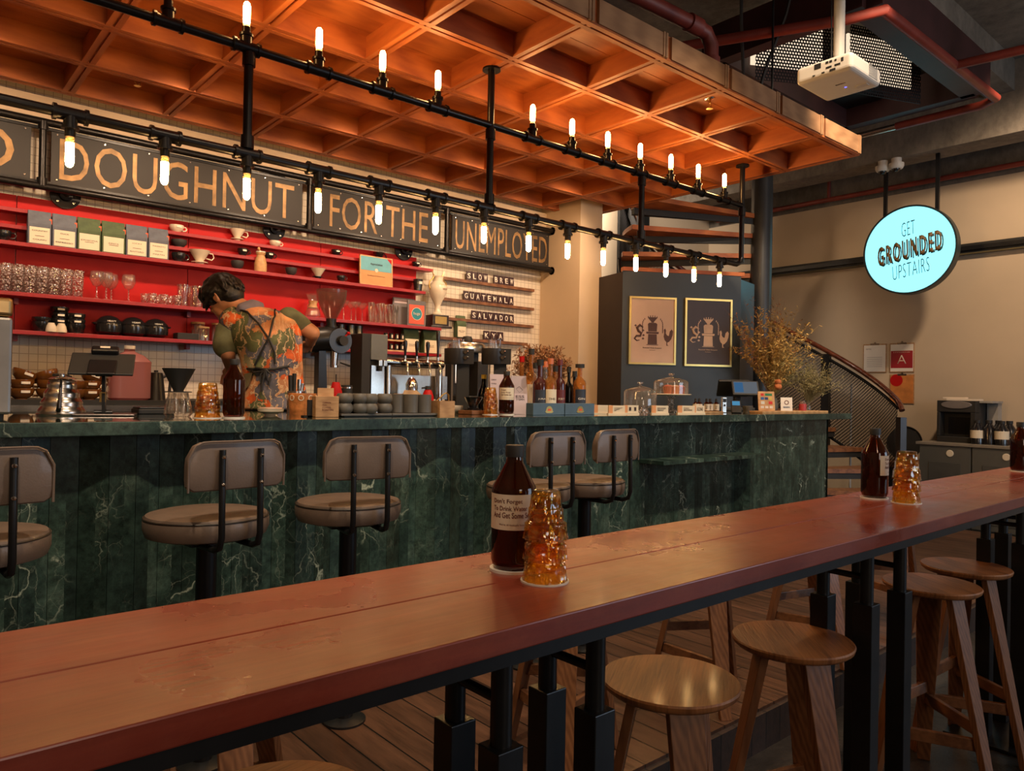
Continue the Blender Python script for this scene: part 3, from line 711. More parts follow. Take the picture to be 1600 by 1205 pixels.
# ------------------------------------------------------------------ small builders
def cup(label, cat, mat, loc, rz, r=.038, h=.045, handle=True, base=.55, group=None, logo=False, name='cup', tilt=0):
    t = thing(name, label, cat, loc, rz, group)
    MB().lathe([(0, .0), (r*base, 0), (r*base, .004), (r*.86, h*.35), (r, h*.75), (r, h), (r*.93, h), (r*.9, h*.7), (r*.75, h*.3), (0, h*.15)], 24).build('bowl', mat, t, True)
    if handle: MB().tube([(r*.95, 0, h*.85), (r*1.3, 0, h*.9), (r*1.5, 0, h*.65), (r*1.35, 0, h*.38), (r*.88, 0, h*.3)], r*.10, 8).build('handle', mat, t, True)
    if logo: MB().cbox((0, -r*.985, h*.7), (r*.7, .002, h*.22)).build('emblem', WHITEINK, t)
    if tilt: t.rotation_euler.y = tilt
    return t
def dripper(label, mat, loc, rz, r=.055, h=.075, group=None, handle=True, stand=None):
    t = thing('coffee_dripper', label, 'coffee dripper', loc, rz, group)
    MB().lathe([(0, .02), (r*.3, .02), (r*.36, .025), (r, h), (r*.95, h), (r*.3, .03), (0, .03)], 32, rib=.015, ribn=16).build('cone', mat, t, True)
    MB().lathe([(0, 0), (r*.45, 0), (r*.42, .012), (r*.8, .014), (r*.8, .018), (r*.35, .022), (0, .022)], 32).build('saucer', stand or mat, t, True)
    if handle: MB().tube([(r*.8, 0, h*.9), (r*1.3, 0, h*.85), (r*1.4, 0, h*.6), (r*1.2, 0, h*.42), (r*.62, 0, h*.5)], .0045, 8).build('handle', mat, t, True)
    return t
def tumbler(name, label, cat, mat, loc, r0, r1, h, rib=0, ribn=12, group=None, seg=32):
    o = solo(MB().lathe([(0, .003), (r0*.9, 0), (r0, .004), (r1, h), (r1*.94, h), (r0*.9, .012), (0, .01)], seg, rib=rib, ribn=ribn), name, mat, label, cat, loc, 0, group, smooth=True)
    return o
def goblet(label, loc, r, hb, hs, group, name='wine_glass', seg=24):
    t = thing(name, label, 'glass', loc, 0, group)
    MB().lathe([(0, hs), (r*.55, hs+hb*.12), (r, hs+hb*.5), (r*.86, hs+hb), (r*.84, hs+hb), (r*.96, hs+hb*.5), (r*.5, hs+hb*.14), (0, hs+.004)], seg).build('bowl', GLASS, t, True)
    MB().lathe([(0, 0), (r*.8, 0), (r*.8, .002), (.006, .008), (.0045, hs*.5), (.006, hs), (0, hs+.002)], seg).build('stem', GLASSX, t, True)
    return t

# ------------------------------------------------------------------ coffee bags
def bag(label, col, loc, w, h, d=.06, lines=(), rz=0, group=None, sticker=True):
    t = thing('coffee_bag', label, 'coffee bag', loc, rz, group)
    m = MB()
    vs = [(-w/2, -d/2, 0), (w/2, -d/2, 0), (w/2, d/2, 0), (-w/2, d/2, 0), (-w/2, -d/2, h*.6), (w/2, -d/2, h*.6), (w/2, d/2, h*.6), (-w/2, d/2, h*.6), (-w*.49, -.004, h), (w*.49, -.004, h), (w*.49, .004, h), (-w*.49, .004, h)]
    m._add(vs, [(3, 2, 1, 0), (0, 1, 5, 4), (1, 2, 6, 5), (2, 3, 7, 6), (3, 0, 4, 7), (4, 5, 9, 8), (5, 6, 10, 9), (6, 7, 11, 10), (7, 4, 8, 11), (8, 9, 10, 11)])
    m.build('pouch', col, t, bevel=.003)
    lb = MB().box(-w*.43, -d/2-.0025, h*.03, w*.43, -d/2-.0005, h*.5).build('label', LABELC, t)
    n = len(lines)
    for i, s in enumerate(lines):
        text(s, lb, INK, (0, -d/2-.003, h*(.40-.26*i/max(1, n-1) if n > 1 else .3)), (1, 0, 0), (0, 0, 1), .0085 if len(s) > 1 else .004, min(w*.78, len(s)*.0115), .0006)
    MB().box(-w*.2, -d/2-.003, h*.24, w*.2, -d/2-.0026, h*.255).build('fine_print', INKBR, lb)
    if sticker: MB().cbox((w*.47, -d*.30, h*.72), (.014, .004, .03)).build('sticker', ORANGE, t)
    return t
bx = [ax(u, 5.25, 360) for u in (42, 80.5, 120, 158, 196, 231, 264)]
binfo = [('BLUE', ('COUNTRY', 'COUSIN')), ('BLUE', ('CUCK', 'ESPRESSO')), ('GREEN', ('ETHIOPIA',)), ('GREEN', ('KENYA',)), ('BLUE', ('LUCKY', 'BASTERD')), ('BLUE', ('TWENTY2', 'MARTIN'))]
blab = ['slate blue coffee bag labelled COUNTRY, leftmost on the red shelf', 'slate blue coffee bag labelled ESPRESSO, second on the red shelf', 'green coffee bag, left of the two green ones on the red shelf', 'green coffee bag, right of the two green ones on the red shelf',
        'slate blue coffee bag labelled BASTERD, just right of the green bags', 'slate blue coffee bag labelled TWENTY2, rightmost of the row of six']
for i, (c, ln) in enumerate(binfo):
    bag(blab[i], BAGBLUE if c == 'BLUE' else BAGGREEN, ((bx[i]+bx[i+1])/2, 5.262, S3), (bx[i+1]-bx[i])*.96, .205, .055, ln, 0, 'coffee bags on the red shelf')
for i, (u, lab) in enumerate(((640, 'green coffee bag on the bottom red shelf left of its twin'), (670, 'green coffee bag on the bottom red shelf, nearest the trophy'))):
    bag(lab, BAGGREEN, (ax(u, 5.28, 560), 5.28, S1), .15, .23, .06, ('DECAF',), .0, 'green bags below the trophy', False)
bag('tall green coffee bag on the third letter rail above the steel urn', BAGGREEN, (ax(722, 5.33, 520), 5.36, 1.815), .105, .20, .05, ('FILTER',), 0, None, False)

# ------------------------------------------------------------------ cups and drippers on the upper shelves
def sx(u, Y, v): return ax(u, Y, v)
cup('white cup with dark logo on the top red shelf above the dark bowl', 'cup', CERW, (sx(276, 5.33, 350), 5.33, S5), .1, .046, .048, logo=True)
cup('white espresso cup on the top red shelf below the iron wall flange', 'cup', CERW, (sx(430, 5.33, 372), 5.33, S5), .1, .042, .042, logo=True)
dripper('large white ceramic dripper on the top red shelf', CERW, (sx(371, 5.33, 360), 5.33, S5), .0, .055, .085)
dripper('black ceramic dripper with brass foot standing above the framed certificate', CERB, (sx(592, 5.33, 400), 5.33, S5), .0, .05, .075, stand=BRASS)
cup('black espresso cup with white logo on the top shelf, left of the certificate', 'cup', CERB, (sx(525, 5.33, 388), 5.33, S5), 0, .038, .045, logo=True)
cup('black espresso cup with white logo at the right end of the top shelf', 'cup', CERB, (sx(650, 5.33, 408), 5.33, S5), 0, .036, .045, logo=True)
cup('dark tapered bowl on the middle red shelf right of the coffee bags', 'bowl', CERG, (sx(280, 5.31, 370), 5.31, S4), 0, .05, .05, handle=False, name='bowl')
cup('black espresso cup with white logo left of the wooden pepper mill', 'cup', CERB, (sx(380, 5.31, 386), 5.315, S4), 0, .038, .052, logo=True)
cup('black espresso cup with white logo right of the wooden pepper mill', 'cup', CERB, (sx(421, 5.31, 391), 5.315, S4), 0, .038, .050, logo=True)
cup('dark glazed cup standing between coffee bags and white dripper', 'cup', CERB, (sx(279, 5.27, 398), 5.27, S3), 0, .045, .062)
dripper('white ceramic dripper with handle on the middle red shelf near the bags', CERW, (sx(312, 5.27, 400), 5.27, S3), .0, .068, .098)
cup('charcoal stoneware bowl above the barista, left of the pepper mill', 'bowl', CERG, (sx(371, 5.27, 410), 5.27, S3), 0, .044, .06, handle=False, base=.42, name='bowl')
cup('charcoal stoneware bowl right of the wooden pepper mill', 'bowl', CERG, (sx(455, 5.27, 422), 5.27, S3), 0, .042, .06, handle=False, base=.42, name='bowl')
dripper('white dripper on a dark stand beside the charcoal bowl', CERW, (sx(497, 5.27, 425), 5.27, S3), .0, .055, .08, handle=False, stand=CERB)
cup('small black cup on the middle shelf left of the framed certificate', 'cup', CERB, (sx(533, 5.27, 432), 5.27, S3), 0, .034, .048)
cup('dark teapot-like cup at the far left on the red shelf', 'cup', CERB, (sx(4, 5.27, 365), 5.27, S3), 0, .045, .06)
t = thing('pepper_mill', 'turned light wooden pepper mill on the red shelf above the barista', 'pepper mill', (sx(407, 5.26, 420), 5.26, S3))
MB().lathe([(0, 0), (.042, 0), (.043, .02), (.043, .06), (.034, .1), (.026, .12), (.033, .132), (.033, .14), (0, .14)], 28).build('body', PALEWOOD, t, True)
MB().lathe([(0, .14), (.035, .14), (.034, .148), (0, .149)], 28).build('collar', CERW, t, True)
MB().tube([(0, 0, .149), (-.012, 0, .162)], .004, 8).sph((-.015, 0, .168), .011, 12).build('knob', PALEWOOD, t, True)
# framed certificate
x0, x1 = sx(563, 5.23, 440), sx(614, 5.23, 450)
t = thing('framed_certificate', 'framed certificate with blue and orange print leaning on the red shelf', 'certificate', ((x0+x1)/2, 5.235, S3), 0)
W = x1-x0; Hh = .235
MB().box(-W/2, 0, 0, W/2, .014, .008).box(-W/2, 0, Hh-.008, W/2, .014, Hh).box(-W/2, 0, 0, -W/2+.008, .014, Hh).box(W/2-.008, 0, 0, W/2, .014, Hh).build('frame', PALEWOOD, t)
pr = MB().box(-W/2+.008, .004, .008, W/2-.008, .012, Hh-.008).build('print', plain('certificate_orange', (.62, .27, .10), .6), t)
MB().box(-W/2+.009, .002, Hh*.5, W/2-.009, .004, Hh-.009).build('blue_field', plain('certificate_blue', (.12, .36, .44), .6), pr)
MB().prism([(W/2-.05, .0015, Hh-.009), (W/2-.009, .0015, Hh-.009), (W/2-.009, .0015, Hh-.05)], (0, .001, 0)).build('red_corner', RED, pr)
MB().lathe([(0, 0), (.015, 0), (.015, .002), (0, .002)], 20, M=Matrix.Translation((0, .002, Hh*.52)) @ Matrix.Rotation(PI/2, 4, 'X')).build('seal', PAPER, pr)
text('Appreciation', pr, INK, (0, .001, Hh*.72), (1, 0, 0), (0, 0, 1), .022, .11)
text('Certificate of Achievement', pr, INK, (0, .003, Hh*.33), (1, 0, 0), (0, 0, 1), .007, .16)
t.rotation_euler.x = -.04
# dark jar right on s3, book/menus, trophy
cup('small dark vase with white emblem at the right end of the middle shelf', 'vase', CERB, (sx(653, 5.27, 452), 5.27, S3), 0, .042, .10, handle=False, base=.8, logo=True, name='vase')
x = sx(641, 5.24, 480)
t = thing('standing_menu', 'standing grey menu card leaning behind the orange poster', 'menu', (x-.012, 5.31, S2), 0)
MB().box(-.11, 0, 0, .10, .012, .235).build('board', plain('grey_card', (.17, .15, .15), .5), t); MB().box(-.10, -.002, .19, .09, 0, .225).build('header', PAPERL, t)
t = thing('small_poster', 'orange menu card with round teal badge beside the trophy', 'menu', (sx(653, 5.22, 490), 5.24, S2), 0)
b = MB().box(-.09, 0, 0, .09, .01, .215).build('board', plain('grey_card_dark', (.12, .11, .11), .5), t)
MB().box(-.075, -.002, .02, .075, 0, .18).build('orange_print', plain('coral', (.62, .10, .05), .6), t)
bd = MB().lathe([(0, 0), (.052, 0), (.052, .002), (0, .002)], 36, M=Matrix.Translation((0, -.002, .105)) @ Matrix.Rotation(PI/2, 4, 'X')).build('badge', plain('teal', (.01, .20, .25), .5), t)
MB().lathe([(.049, 0), (.053, 0), (.053, .003), (.049, .003)], 36, M=Matrix.Translation((0, -.0021, .105)) @ Matrix.Rotation(PI/2, 4, 'X')).build('ring', PAPER, bd)
text('huge', bd, PAPER, (0, -.0042, .105), (1, 0, 0), (0, 0, 1), .03, .065)
t = thing('trophy_cup', 'white trophy urn with gilded handles on a black base, dated 2020', 'trophy', (sx(683, 5.27, 510), 5.27, S2), 0)
bs = MB().box(-.11, -.07, 0, .11, .07, .02).box(-.085, -.055, .02, .085, .055, .115).build('base', plain('black_wood', (.02, .01, .008), .3, coat=.4), t, bevel=.004)
MB().box(-.06, -.058, .035, .06, -.0555, .10).build('plaque', BRASS, bs)
MB().lathe([(0, .115), (.045, .115), (.047, .125), (.026, .15), (.022, .19), (.034, .22), (.06, .27), (.078, .32), (.08, .36), (.06, .39), (.044, .405), (.042, .43), (.05, .445), (.046, .447), (.03, .43), (0, .43)], 36).build('urn', CERW, t, True)
for s in (-1, 1):
    MB().tube([(s*.075, 0, .33), (s*.092, 0, .36), (s*.085, 0, .40), (s*.06, 0, .42), (s*.05, 0, .435)], .006, 10).build('handle', BRASS, t, True)
    MB().tube([(s*.05, 0, .435), (s*.045, 0, .46), (s*.058, 0, .475), (s*.062, 0, .50)], [.006, .006, .004, .001], 8).build('horn', BRASS, t, True)
text('2020', t, INKBR, (.018, -.079, .335), (1, 0, 0), (0, 0, 1), .016, .045)
MB().box(-.04, -.081, .372, .03, -.079, .3735).build('gold_line', BRASS, t)

# ------------------------------------------------------------------ glasses on the second shelf
g0 = ax(-30, 5.26, 440); n = 0
for row, (yy, us) in enumerate(((5.225, (8, 27, 46, 65, 84, 103, 121)), (5.31, (-3, 17, 36, 56, 75, 94)))):
    for i, u in enumerate(us):
        tumbler('crystal_glass', f'tall cut crystal glass on the red shelf, {ORD[i]} in the {"front" if row == 0 else "rear"} row', 'glass', GLASSX, (ax(u, yy, 440), yy, S2), .031, .037, .165, group='cut crystal glasses at the left', seg=24)
for i, u in enumerate((151, 166, 174, 201)):
    goblet(f'stemmed wine glass on the red shelf, {ORD[i]} from the left', (ax(u, (5.23, 5.23, 5.30, 5.24)[i], 450), (5.23, 5.23, 5.30, 5.24)[i], S2), .042, .10, .075, 'wine glasses on the red shelf')
for i, u in enumerate((226, 238, 247, 256, 265, 277)):
    yy = 5.23 if i % 2 else 5.29
    tumbler('shot_glass', f'small faceted glass beside the barista\'s head, {ORD[i]} from the left', 'glass', GLASSX, (ax(u, yy, 465), yy, S2), .022, .026, .07, group='small faceted glasses', seg=16)
for i, u in enumerate((286, 300, 309, 322)):
    yy = 5.25 if i % 2 == 0 else 5.31
    tumbler('ribbed_glass', f'tall ribbed glass half behind the barista\'s head, {ORD[i]} from the left', 'glass', GLASSR, (ax(u, yy, 450), yy, S2), .032, .037, .15, .03, 14, 'tall ribbed glasses', 42)
for i, u in enumerate((537, 549, 556, 566)):
    yy = 5.25 if i % 2 == 0 else 5.31
    t = thing('coupe_glass', f'coupe glass right of the grinder hopper, {ORD[i]} from the left', 'glass', (ax(u, yy, 480), yy, S2), 0, 'coupe glasses')
    MB().lathe([(0, .1), (.012, .105), (.035, .13), (.042, .155), (.041, .155), (.033, .132), (0, .104)], 24).build('bowl', GLASS, t, True)
    MB().lathe([(0, 0), (.033, 0), (.033, .002), (.005, .008), (.004, .05), (.005, .1), (0, .102)], 20).build('stem', GLASSX, t, True)
for i, u in enumerate((580, 588, 596, 604, 611, 618)):
    yy = 5.25 if i % 2 == 0 else 5.31
    tumbler('highball_glass', f'slim tall highball glass on the red shelf, {ORD[i]} from the left', 'glass', GLASSR, (ax(u, yy, 480), yy, S2), .022, .026, .165, 0, 12, 'slim highball glasses', 20)
t = thing('chemex', 'hourglass glass coffee maker with wooden collar left of the grinder hopper', 'coffee maker', (ax(489, 5.26, 480), 5.26, S2), 0)
MB().lathe([(0, 0), (.055, 0), (.062, .02), (.05, .06), (.022, .095), (.022, .11), (.055, .18), (.053, .18), (.02, .11), (.02, .095), (.047, .058), (.058, .02), (0, .004)], 32).build('flask', GLASS, t, True)
c = MB().lathe([(.028, .075), (.036, .076), (.027, .102), (.036, .128), (.028, .129)], 24).build('collar', PALEWOOD, t, True)
MB().tube([(-.028, 0, .10), (-.045, 0, .09), (-.04, 0, .07), (-.05, 0, .05)], .003, 6).sph((-.033, 0, .1), .006, 8).build('leather_tie', DRYBROWN, c, True)

# ------------------------------------------------------------------ things on the bottom shelf
k = 0
for (u, yy, n) in ((65, 5.27, 2), (93, 5.30, 4), (119, 5.26, 3)):
    for j in range(n):
        cup(f'black enamel bowl in the {("left", "middle", "right")[k]} stack on the bottom shelf, {ORD[j]} from below', 'bowl', CERB, (ax(u, yy, 500), yy, S1+j*.036), .0, .052, .06 if j == 0 else .052, handle=False, base=.75, group='stacked black enamel bowls', logo=(j > 0 and k > 0), name='enamel_bowl')
    k += 1
for i, u in enumerate((80, 96)):
    cup(f'small cream cup upside down before the black bowls, {("left", "right")[i]} one', 'cup', CERW, (ax(u, 5.215, 510), 5.215, S1+.055), 0, .03, .055, handle=False, base=.6, group='small cream cups', name='small_cup').rotation_euler.x = PI
for i, u in enumerate((170, 208, 243)):
    x = ax(u, 5.26, 510)
    t = thing('enamel_pot', f'round black enamel pot with ear handles, {("left", "middle", "right")[i]} one of three', 'pot', (x, 5.26, S1), 0, 'black enamel pots')
    MB().lathe([(0, 0), (.05, 0), (.075, .02), (.080, .055), (.078, .075), (0, .076)], 32).build('body', CERB, t, True)
    MB().lathe([(0, .128), (.018, .127), (.05, .115), (.074, .09), (.081, .077), (0, .076)][::-1], 32).build('lid', CERB, t, True)
    for s in (-1, 1): MB().tube([(s*.07, -.03, .07), (s*.085, -.02, .075), (s*.092, 0, .075), (s*.085, .02, .075), (s*.07, .03, .07)], .006, 8).build('handle', CERB, t, True)
    text('HEAVY', t, WHITEINK, (0, -.081, .088), (1, 0, 0), (0, .4, 1), .011, .05)
solo(MB().box(-.07, -.05, 0, .07, .05, .045), 'storage_box', BLACKM, 'flat black box on the bottom red shelf left of the jars', 'box', (ax(291, 5.27, 520), 5.27, S1), bevel=.003)
for i, (u, yy, h, r) in enumerate(((309, 5.31, .13, .045), (318, 5.23, .095, .038), (341, 5.28, .13, .045))):
    t = thing('storage_jar', f'glass storage jar with wooden lid behind the barista, {ORD[i]} from the left', 'jar', (ax(u, yy, 520), yy, S1), 0, 'glass storage jars')
    MB().lathe([(0, 0), (r, 0), (r, h*.85), (r*.9, h*.9), (r*.88, h*.9), (r*.93, h*.84), (r*.93, .006), (0, .006)], 28).build('jar_body', GLASSR, t, True)
    MB().lathe([(0, h*.9), (r, h*.9), (r, h), (0, h)], 28).build('lid', BOXWOOD, t, True)
for i, u in enumerate((532, 548, 560)):
    solo(MB().lathe([(0, 0), (.035, 0), (.037, .13), (.033, .16), (.035, .19), (0, .19)], 24), 'black_canister', CERB, f'tall dark canister behind the grinder, {ORD[i]} from the left', 'canister', (ax(u, 5.27, 520), 5.27, S1), 0, 'dark canisters on the bottom shelf', smooth=True)
# two small wooden racks of spice tins
for j, z in enumerate((S1+.01, S1+.095)):
    x0, x1 = ax(597, 5.24, 560), ax(632, 5.24, 560)
    if j == 0: solo(MB().box(x0, 5.21, 0, x1, 5.27, .012).box(x0, 5.21, .085, x1, 5.27, .097).box(x0, 5.262, 0, x0+.008, 5.27, .1).box(x1-.008, 5.262, 0, x1, 5.27, .1), 'tin_rack', PALEWOOD, 'two-tier wooden rack of small black tins on the bottom shelf', 'rack', (0, 0, S1))
    for i in range(4):
        x = x0 + .03 + i*(x1-x0-.06)/3
        t = thing('spice_tin', f'small black labelled tin, {ORD[i]} on the {("lower", "upper")[j]} tier of the wooden rack', 'tin', (x, 5.24, S1+.0125+j*.0855), 0, 'small tins in the wooden rack')
        MB().lathe([(0, 0), (.016, 0), (.016, .05), (0, .05)], 14).build('tin_body', BLACKM, t, True); MB().cbox((0, -.0165, .025), (.013, .001, .025)).build('label', PAPER, t)

# ------------------------------------------------------------------ letter rails
rows = [('SLOW BREW', 728, 803, 2.338, 688), ('GUATEMALA', 724, 803, 2.155, 692), ('SALVADOR', 737, 804, 1.985, 690), ('  KYA', 757, 787, 1.81, 685)]
for r, (s, ua, ub, z, ul) in enumerate(rows):
    Yr = 5.355; xa, xb = ax(ua, Yr, 450), ax(ub, Yr, 460)
    solo(MB().box(ax(ul, Yr, 450), Yr-.012, -.022, ax(834 if r < 3 else 825, Yr, 450), 5.399, -.002).box(ax(ul, Yr, 450), Yr-.012, -.002, ax(834 if r < 3 else 825, Yr, 450), Yr-.008, .004), 'letter_rail', WALNUT,
         f'narrow wooden letter rail on the tiled wall, {ORD[r]} from the top', 'wall rail', (0, 0, z), group='wooden letter rails')
    s2 = s.strip() if r == 3 else s
    pitch = (xb-xa)/(len(s2)-.0)
    if r == 3: pitch = .083; xa = ax(787, Yr, 540)-3*pitch
    for i, c in enumerate(s2):
        if c == ' ': continue
        t = thing('letter_tile', f'dark tile with white letter {c}, {ORD[i if r != 0 or i < 5 else i-1]} in the {ORD[r]} row', 'letter tile', (xa+pitch*(i+.5), Yr, z), 0, 'letter tiles on the wall rails')
        b = MB().box(-pitch*.44, -.003, -.002, pitch*.44, .004, .088).build('tile_plate', MAROON, t)
        text(c, t, WHITEINK, (0, -.0035, .045), (1, 0, 0), (0, 0, 1), .05, pitch*.55, bold=.02)
        t.rotation_euler.x = -.06

# ------------------------------------------------------------------ back counter equipment
YB = 4.80
def bcx(u, Y=YB): return ax(u, Y, 620)
kk = 0
for (u, n) in ((33, 3), (76, 3), (118, 2), (139, 3)):
    for j in range(n):
        cup(f'brown glazed soup cup, {ORD[j]} from below in the {ORD[kk]} stack on the back counter', 'cup', CERBR, (bcx(u), YB, BC+j*.048), (.2, 2.6, 2.9, .1)[kk], .062, .06, logo=True, group='stacked brown soup cups', base=.5, name='soup_cup', tilt=(.35 if j == n-1 and kk != 2 else 0))
    kk += 1
# pink jerrycan
t = thing('jerrycan', 'translucent pink plastic jerrycan on the back counter behind the tablet', 'jerrycan', (bcx(201), YB, BC))
m = MB(); 
for (z, a, b, c) in ():
    pass
prof = [(.0, .095), (.012, .11), (.2, .11), (.225, .112), (.262, .075), (.285, .03), (.3, .028)]
pts = []
for z, r in prof:
    ring = []
    for q in range(28):
        a = 2*PI*q/28; cx_, cy_ = math.cos(a), math.sin(a); pw_ = .45 if r > .05 else 1
        ring.append(m.bm.verts.new((r*math.copysign(abs(cx_)**pw_, cx_), r*.75*math.copysign(abs(cy_)**pw_, cy_), z)))
    pts.append(ring)
for A, B in zip(pts, pts[1:]):
    for q in range(28): m.bm.faces.new((A[q], A[(q+1) % 28], B[(q+1) % 28], B[q]))
m.bm.faces.new(pts[0][::-1]); m.bm.faces.new(pts[-1]); m.build('body', PINK, t, True)
MB().cyl((0, 0, .3), (0, 0, .32), .03).build('cap', WHITEP, t, True)
# slim black kettle
t = thing('electric_kettle', 'slim matt black kettle on the back counter right of the jerrycan', 'kettle', (bcx(243), YB, BC))
MB().lathe([(0, 0), (.058, 0), (.056, .01), (.04, .15), (.036, .165), (0, .168)], 28).build('body', plain('kettle_black', (.02, .017, .015), .3, .5), t, True)
MB().lathe([(0, .168), (.012, .168), (.012, .18), (0, .18)], 14).build('lid_knob', BLACKM, t, True)
MB().tube([(.04, 0, .14), (.075, 0, .155), (.085, 0, .13), (.078, 0, .05)], .009, 10).build('handle', BLACKM, t, True)
# grinder with big hopper
YG = 4.75; gx = bcx(515, YG)
t = thing('coffee_grinder', 'large black shop grinder with smoky conical hopper beside the barista', 'grinder', (gx, YG, BC))
MB().lathe([(.032, .57), (.04, .58), (.075, .65), (.10, .71), (.106, .775), (.103, .775), (.097, .71), (.07, .655), (.03, .58)], 40).build('hopper', HOPPER, t, True)
MB().cyl((0, 0, .50), (0, 0, .575), .034, .036).cyl((0, 0, .51), (0, 0, .525), .045).build('throat', BLACK, t, True)
MB().tube([(-.21, .02, .405), (-.20, .02, .41), (-.06, 0, .43), (0, 0, .43), (.01, 0, .43)], [.06, .085, .088, .09, .088], 28).build('motor_body', BLACK, t, True)
MB().lathe([(0, 0), (.082, 0), (.086, .012), (.086, .04), (0, .04)], 36, M=Matrix.Translation((.03, -.05, .42)) @ Matrix.Rotation(PI/2, 4, 'X')).build('burr_housing', plain('gunmetal', (.05, .05, .05), .35, .8), t, True)
MB().lathe([(0, 0), (.036, 0), (.034, .03), (0, .03)], 28, M=Matrix.Translation((.04, -.09, .42)) @ Matrix.Rotation(PI/2, 4, 'X')).build('dial_knob', BLACKM, t, True)
MB().tube([(.06, -.09, .45), (.08, -.1, .47)], .006, 8).sph((.083, -.1, .473), .013, 12).build('lever', RED, t, True)
MB().prism([(-.10, -.03, 0), (-.03, -.03, 0), (-.05, -.03, .35), (-.10, -.03, .35)], (0, .07, 0)).box(-.12, -.09, 0, .1, .09, .02).build('stand', BLACK, t)
MB().cyl((.01, -.04, .36), (.005, -.04, .24), .03, .024).cyl((.01, -.04, .25), (.01, -.04, .235), .028).build('spout', CHROME, t, True)
MB().tube([(.05, -.05, .27), (.12, -.06, .25)], [.005, .008], 8).build('side_lever', BLACKM, t, True)
# black box font + grey panel with taps
YT = 4.72
fx = bcx(578, YT)
t = thing('drinks_tower', 'black and grey drinks dispenser tower with a steel front beside the taps', 'dispenser', (fx, YT, BC))
MB().box(-.10, -.05, 0, -.03, .12, .485).box(-.03, -.02, .24, .11, .12, .485).build('housing', BLACKM, t, bevel=.004)
MB().box(-.028, -.052, .30, .108, -.02, .485).build('grey_face', plain('grey_face', (.13, .14, .13), .45), t, bevel=.003)
MB().box(-.02, -.05, .0, .085, -.03, .26).build('steel_front', STEEL, t)
MB().box(.02, -.085, .255, .05, -.05, .30).box(.06, -.085, .255, .09, -.05, .30).build('valve_block', STEEL, t, bevel=.003)
MB().cyl((.04, -.07, .255), (.04, -.07, .22), .014).build('nozzle', BLACKM, t, True)
tx0, tx1 = bcx(600, YT), bcx(690, YT)
t = thing('tap_tower', 'horizontal chrome beverage tap manifold with four black handles', 'beer tap', ((tx0+tx1)/2, YT, BC), world=True)
z = BC+.29
MB().cyl((tx0, YT, z), (tx1, YT, z), .036, seg=24).cyl((tx0+.03, YT, z), (tx0+.03, YT, BC), .028).cyl((tx1-.03, YT, z), (tx1-.03, YT, BC), .028).build('manifold', CHROME, t, True)
MB().box(tx0, YT+.04, BC+.02, tx1+.08, YT+.05, BC+.2).build('splash_plate', STEEL, t)
for i, u in enumerate((625, 643, 660, 676)):
    x = bcx(u, YT)
    f = MB().tube([(x, YT, z), (x, YT-.06, z), (x+.01, YT-.075, z-.01), (x+.014, YT-.08, z-.09)], .009, 10).sph((x, YT-.06, z+.01), .018, 12).cyl((x, YT-.06, z+.02), (x, YT-.06, z+.05), .010).build('faucet', CHROME, t, True)
    hh = (.17, .17, .17, .26)[i]
    MB().lathe([(0, .045), (.008, .045), (.010, hh*.5), (.016, hh*.8), (.014, hh-.01), (0, hh)], 16, (x, YT-.06, z)).build('tap_handle', CERB, f, True)
t = thing('cocktail_shaker', 'dark polished steel shaker below the taps', 'shaker', (bcx(643, YT-.1), YT-.1, BC))
MB().lathe([(0, 0), (.034, 0), (.042, .06), (.046, .13), (.03, .165), (.02, .18), (0, .182)], 28).build('body', CHROME, t, True)
# steel urn with black lid knob
t = thing('coffee_urn', 'large steel batch brewer with black knob behind the twin grinders', 'coffee machine', (bcx(727, 4.85), 4.85, BC))
MB().box(-.13, -.11, 0, .15, .11, .05).box(-.13, .02, .05, .15, .11, .40).box(.04, -.11, .05, .15, .11, .33).build('base', BLACKM, t, bevel=.006)
MB().lathe([(0, .40), (.16, .40), (.165, .41), (.165, .465), (.15, .48), (0, .485)], 44, sx=1.05, sy=.75).build('lid_drum', STEEL, t, True)
MB().lathe([(0, .485), (.04, .485), (.045, .51), (.035, .535), (0, .54)], 24, (.01, 0, 0)).build('lid_knob', BLACKM, t, True)
MB().tube([(-.15, -.08, .39), (-.175, -.1, .39), (-.175, -.1, .15)], .006, 8).build('hose', CHROME, t, True)

# ------------------------------------------------------------------ things on the bar top
YC = 3.2
def cx(u, Y=YC): return ax(u, Y, 645)
